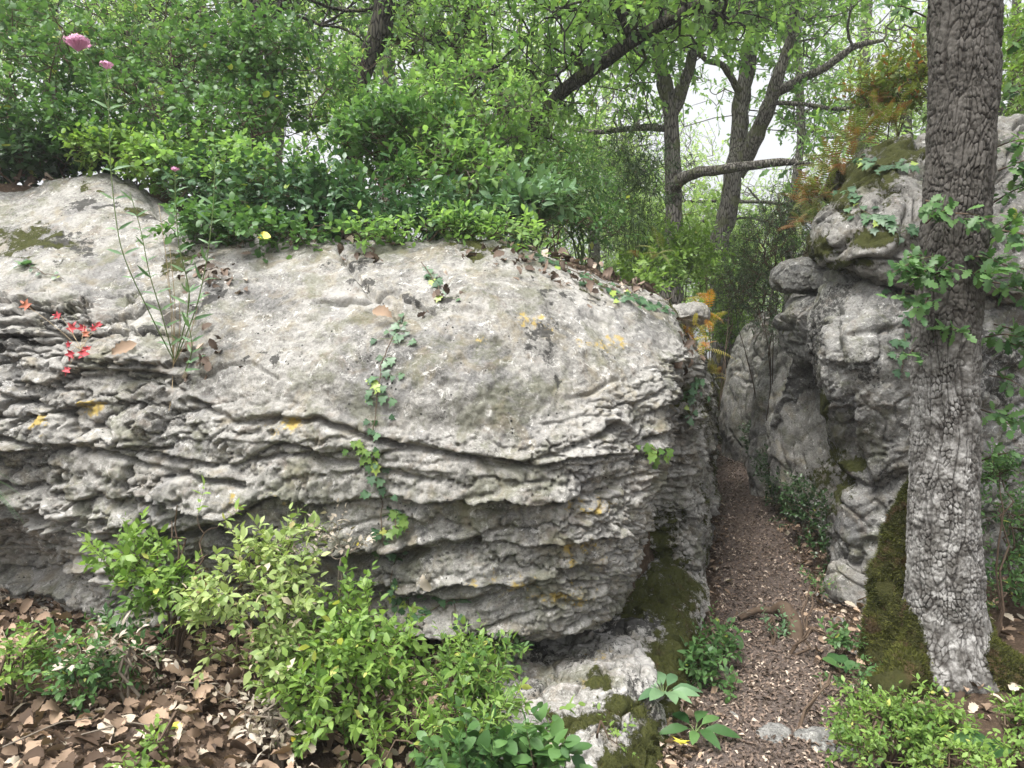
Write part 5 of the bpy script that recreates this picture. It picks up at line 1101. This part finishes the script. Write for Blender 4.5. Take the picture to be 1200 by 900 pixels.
# leaves caught on the boulder shoulder and in its hollows
rg = np.random.default_rng(77); lp = []; ln = []
for cx_, cy_, sx_, sy_, n in [(690, 320, 40, 12, 90), (750, 340, 25, 8, 50), (250, 330, 22, 14, 45), (430, 285, 18, 12, 40), (225, 425, 20, 12, 26), (600, 300, 30, 6, 30), (805, 400, 8, 20, 30), (520, 340, 10, 14, 12), (330, 275, 50, 8, 50)]:
    for k in range(n):
        p, nn = onrock(cx_+rg.normal()*sx_, cy_+rg.normal()*sy_, MAIN, .012); lp.append(p); ln.append(nn)
lg = Geo(); n = len(lp); leafmesh(lg, DRY, np.array(lp), rdir(n), norm(np.array(ln)+rg.normal(size=(n, 3))*.5), rg.uniform(.025, .06, n), np.stack([rg.random(n)*.8, (rg.random(n) < .1)*1., np.zeros(n)], -1))
tag(lg.build('leaf_litter', M['litter_dark']), 'dead leaves caught in hollows and on the shoulder of the boulder', kind='stuff')
# fallen twigs
tw = [(140, 870, 2.2, .3, .3, 'thin dry twig across the dead leaves at the lower left'), (240, 790, 2.5, -.5, .3, 'bent brown twig under the pale bush'), (60, 850, 2.2, .8, .25, 'short twig at the far lower left corner'), (960, 800, 3.1, 1.3, .2, 'thin twig lying on the path near the oak root'), (870, 720, 3.9, .6, .18, 'short twig on the left half of the path')]
for i, (a_, b_, Y, an, l, lb) in enumerate(tw):
    q = W(a_, b_, Y); z = float(ground(q[0], q[1]))+.05; d = np.array([math.cos(an), math.sin(an), 0])*l/2; c_ = np.array([q[0], q[1], z])
    V, Fs = tube_path([c_-d, c_+[.01, .02, .015], c_+d*.5+[0, 0, .01], c_+d], [.0028, .0025, .002, .001], 6, 5); tag(mk('twig', V, Fs, M['twig_grey']), lb, 'twig', 'fallen twigs')

# moss cushions: short dense tufts over the mossy parts
def fuzz(name, parent, P_, N_, wgt, n, L_, seed, label=None):
    rg = np.random.default_rng(seed); P_ = P_.reshape(-1, 3); N_ = N_.reshape(-1, 3); w_ = np.clip(wgt.ravel(), 0, None); w_ = w_/w_.sum()
    i = rg.choice(len(P_), n, p=w_); p = P_[i]+rg.normal(size=(n, 3))*.004; d = norm(N_[i]+rg.normal(size=(n, 3))*.7+[0, 0, .3]); s_ = norm(np.cross(d, rg.normal(size=(n, 3)))); l = L_*rg.uniform(.5, 1.3, n)[:, None]
    p = p-N_[i]*.002
    V = np.stack([p-s_*l*.13, p+s_*l*.13, p+d*l], 1); g = Geo(); c_ = np.clip(.5+.45*noise(p*9, seed)+rg.normal(size=n)*.2, 0, 1)
    g.add(V.reshape(-1, 3), np.arange(n*3).reshape(-1, 3)); g.C.append(np.repeat(np.stack([c_, (noise(p*14, seed+1) > .45)*1., c_*0], -1), 3, 0))
    tag(g.build(name, M['mossfuzz'], parent), kind='stuff')
M['mossfuzz'] = leaf_mat('moss tufts', (.024, .03, .01), (.12, .125, .03), (.09, .06, .035), tr=.15, rough=.8, spec=.1)
FUZZ.append((PLINTH[0], PLINTH[1], PLINTH[4], PLINTH[5] > .55, 26000, .009, 8)); FUZZ.append((MP, MN, MAIN[4], (MAIN[5] > .5)*(MP[..., 1] < 5), 26000, .008, 9))
for (P_, N_, par, wg, n, l, sd_) in FUZZ: fuzz('moss', par, P_, N_, wg, n, l, sd_)
# ------------------------------------------------------------------ light, camera
w = bpy.data.worlds.new('World'); scene.world = w; w.use_nodes = True; nt = w.node_tree
bg = nt.nodes['Background']; sky = nt.nodes.new('ShaderNodeTexSky'); sky.sky_type = 'NISHITA'; sky.sun_disc = False
SE, SR = math.radians(66), math.radians(222)   # high sun from behind the camera, soft through cloud
sky.sun_elevation = SE; sky.sun_rotation = SR; sky.dust_density = 8; sky.air_density = 1.0; sky.altitude = 100
hs = nt.nodes.new('ShaderNodeHueSaturation'); hs.inputs['Saturation'].default_value = .15
nt.links.new(sky.outputs[0], hs.inputs['Color']); nt.links.new(hs.outputs[0], bg.inputs[0]); bg.inputs[1].default_value = .15
sd = bpy.data.lights.new('sun', 'SUN'); sd.energy = 1.3; sd.angle = math.radians(20); sd.color = (1, .97, .92)
so = bpy.data.objects.new('sun', sd); col.objects.link(so)
dirv = np.array([math.sin(SR)*math.cos(SE), math.cos(SR)*math.cos(SE), math.sin(SE)])
from mathutils import Vector
so.rotation_euler = Vector(tuple(-dirv)).to_track_quat('-Z', 'Y').to_euler(); so.location = (0, 0, 12)
# pale air under the trees
hz = NT('haze'); hv = hz.n('ShaderNodeVolumePrincipled', {'Color': (.92, .95, .97), 'Density': HAZE, 'Anisotropy': .2}); hz.t.links.new(hv.outputs[0], hz.out.inputs['Volume'])
if HAZE:
    a0, a1 = np.array([-175, -115, -40.]), np.array([175, 245, 24.])
    V = np.array([[(a0, a1)[i][0], (a0, a1)[j][1], (a0, a1)[k][2]] for i in (0, 1) for j in (0, 1) for k in (0, 1)])
    tag(mk('haze', V, [np.array([[0, 1, 3, 2], [4, 6, 7, 5], [0, 4, 5, 1], [2, 3, 7, 6], [0, 2, 6, 4], [1, 5, 7, 3]])], hz.m, smooth=False), 'thin pale air under the trees', kind='stuff')
cd = bpy.data.cameras.new('camera'); cam = bpy.data.objects.new('camera', cd); col.objects.link(cam)
cam.location = (0, 0, CAMZ); cam.rotation_euler = (math.radians(90)-PITCH, 0, 0); cd.sensor_width = 36; cd.lens = 36*F/1200; cd.clip_end = 2000; cd.clip_start = .02
scene.camera = cam
vs = scene.view_settings; vs.view_transform = 'Standard'; vs.look = 'None'; vs.gamma = 1; vs.exposure = EXPO; vs.use_curve_mapping = False
scene.render.engine = 'CYCLES'
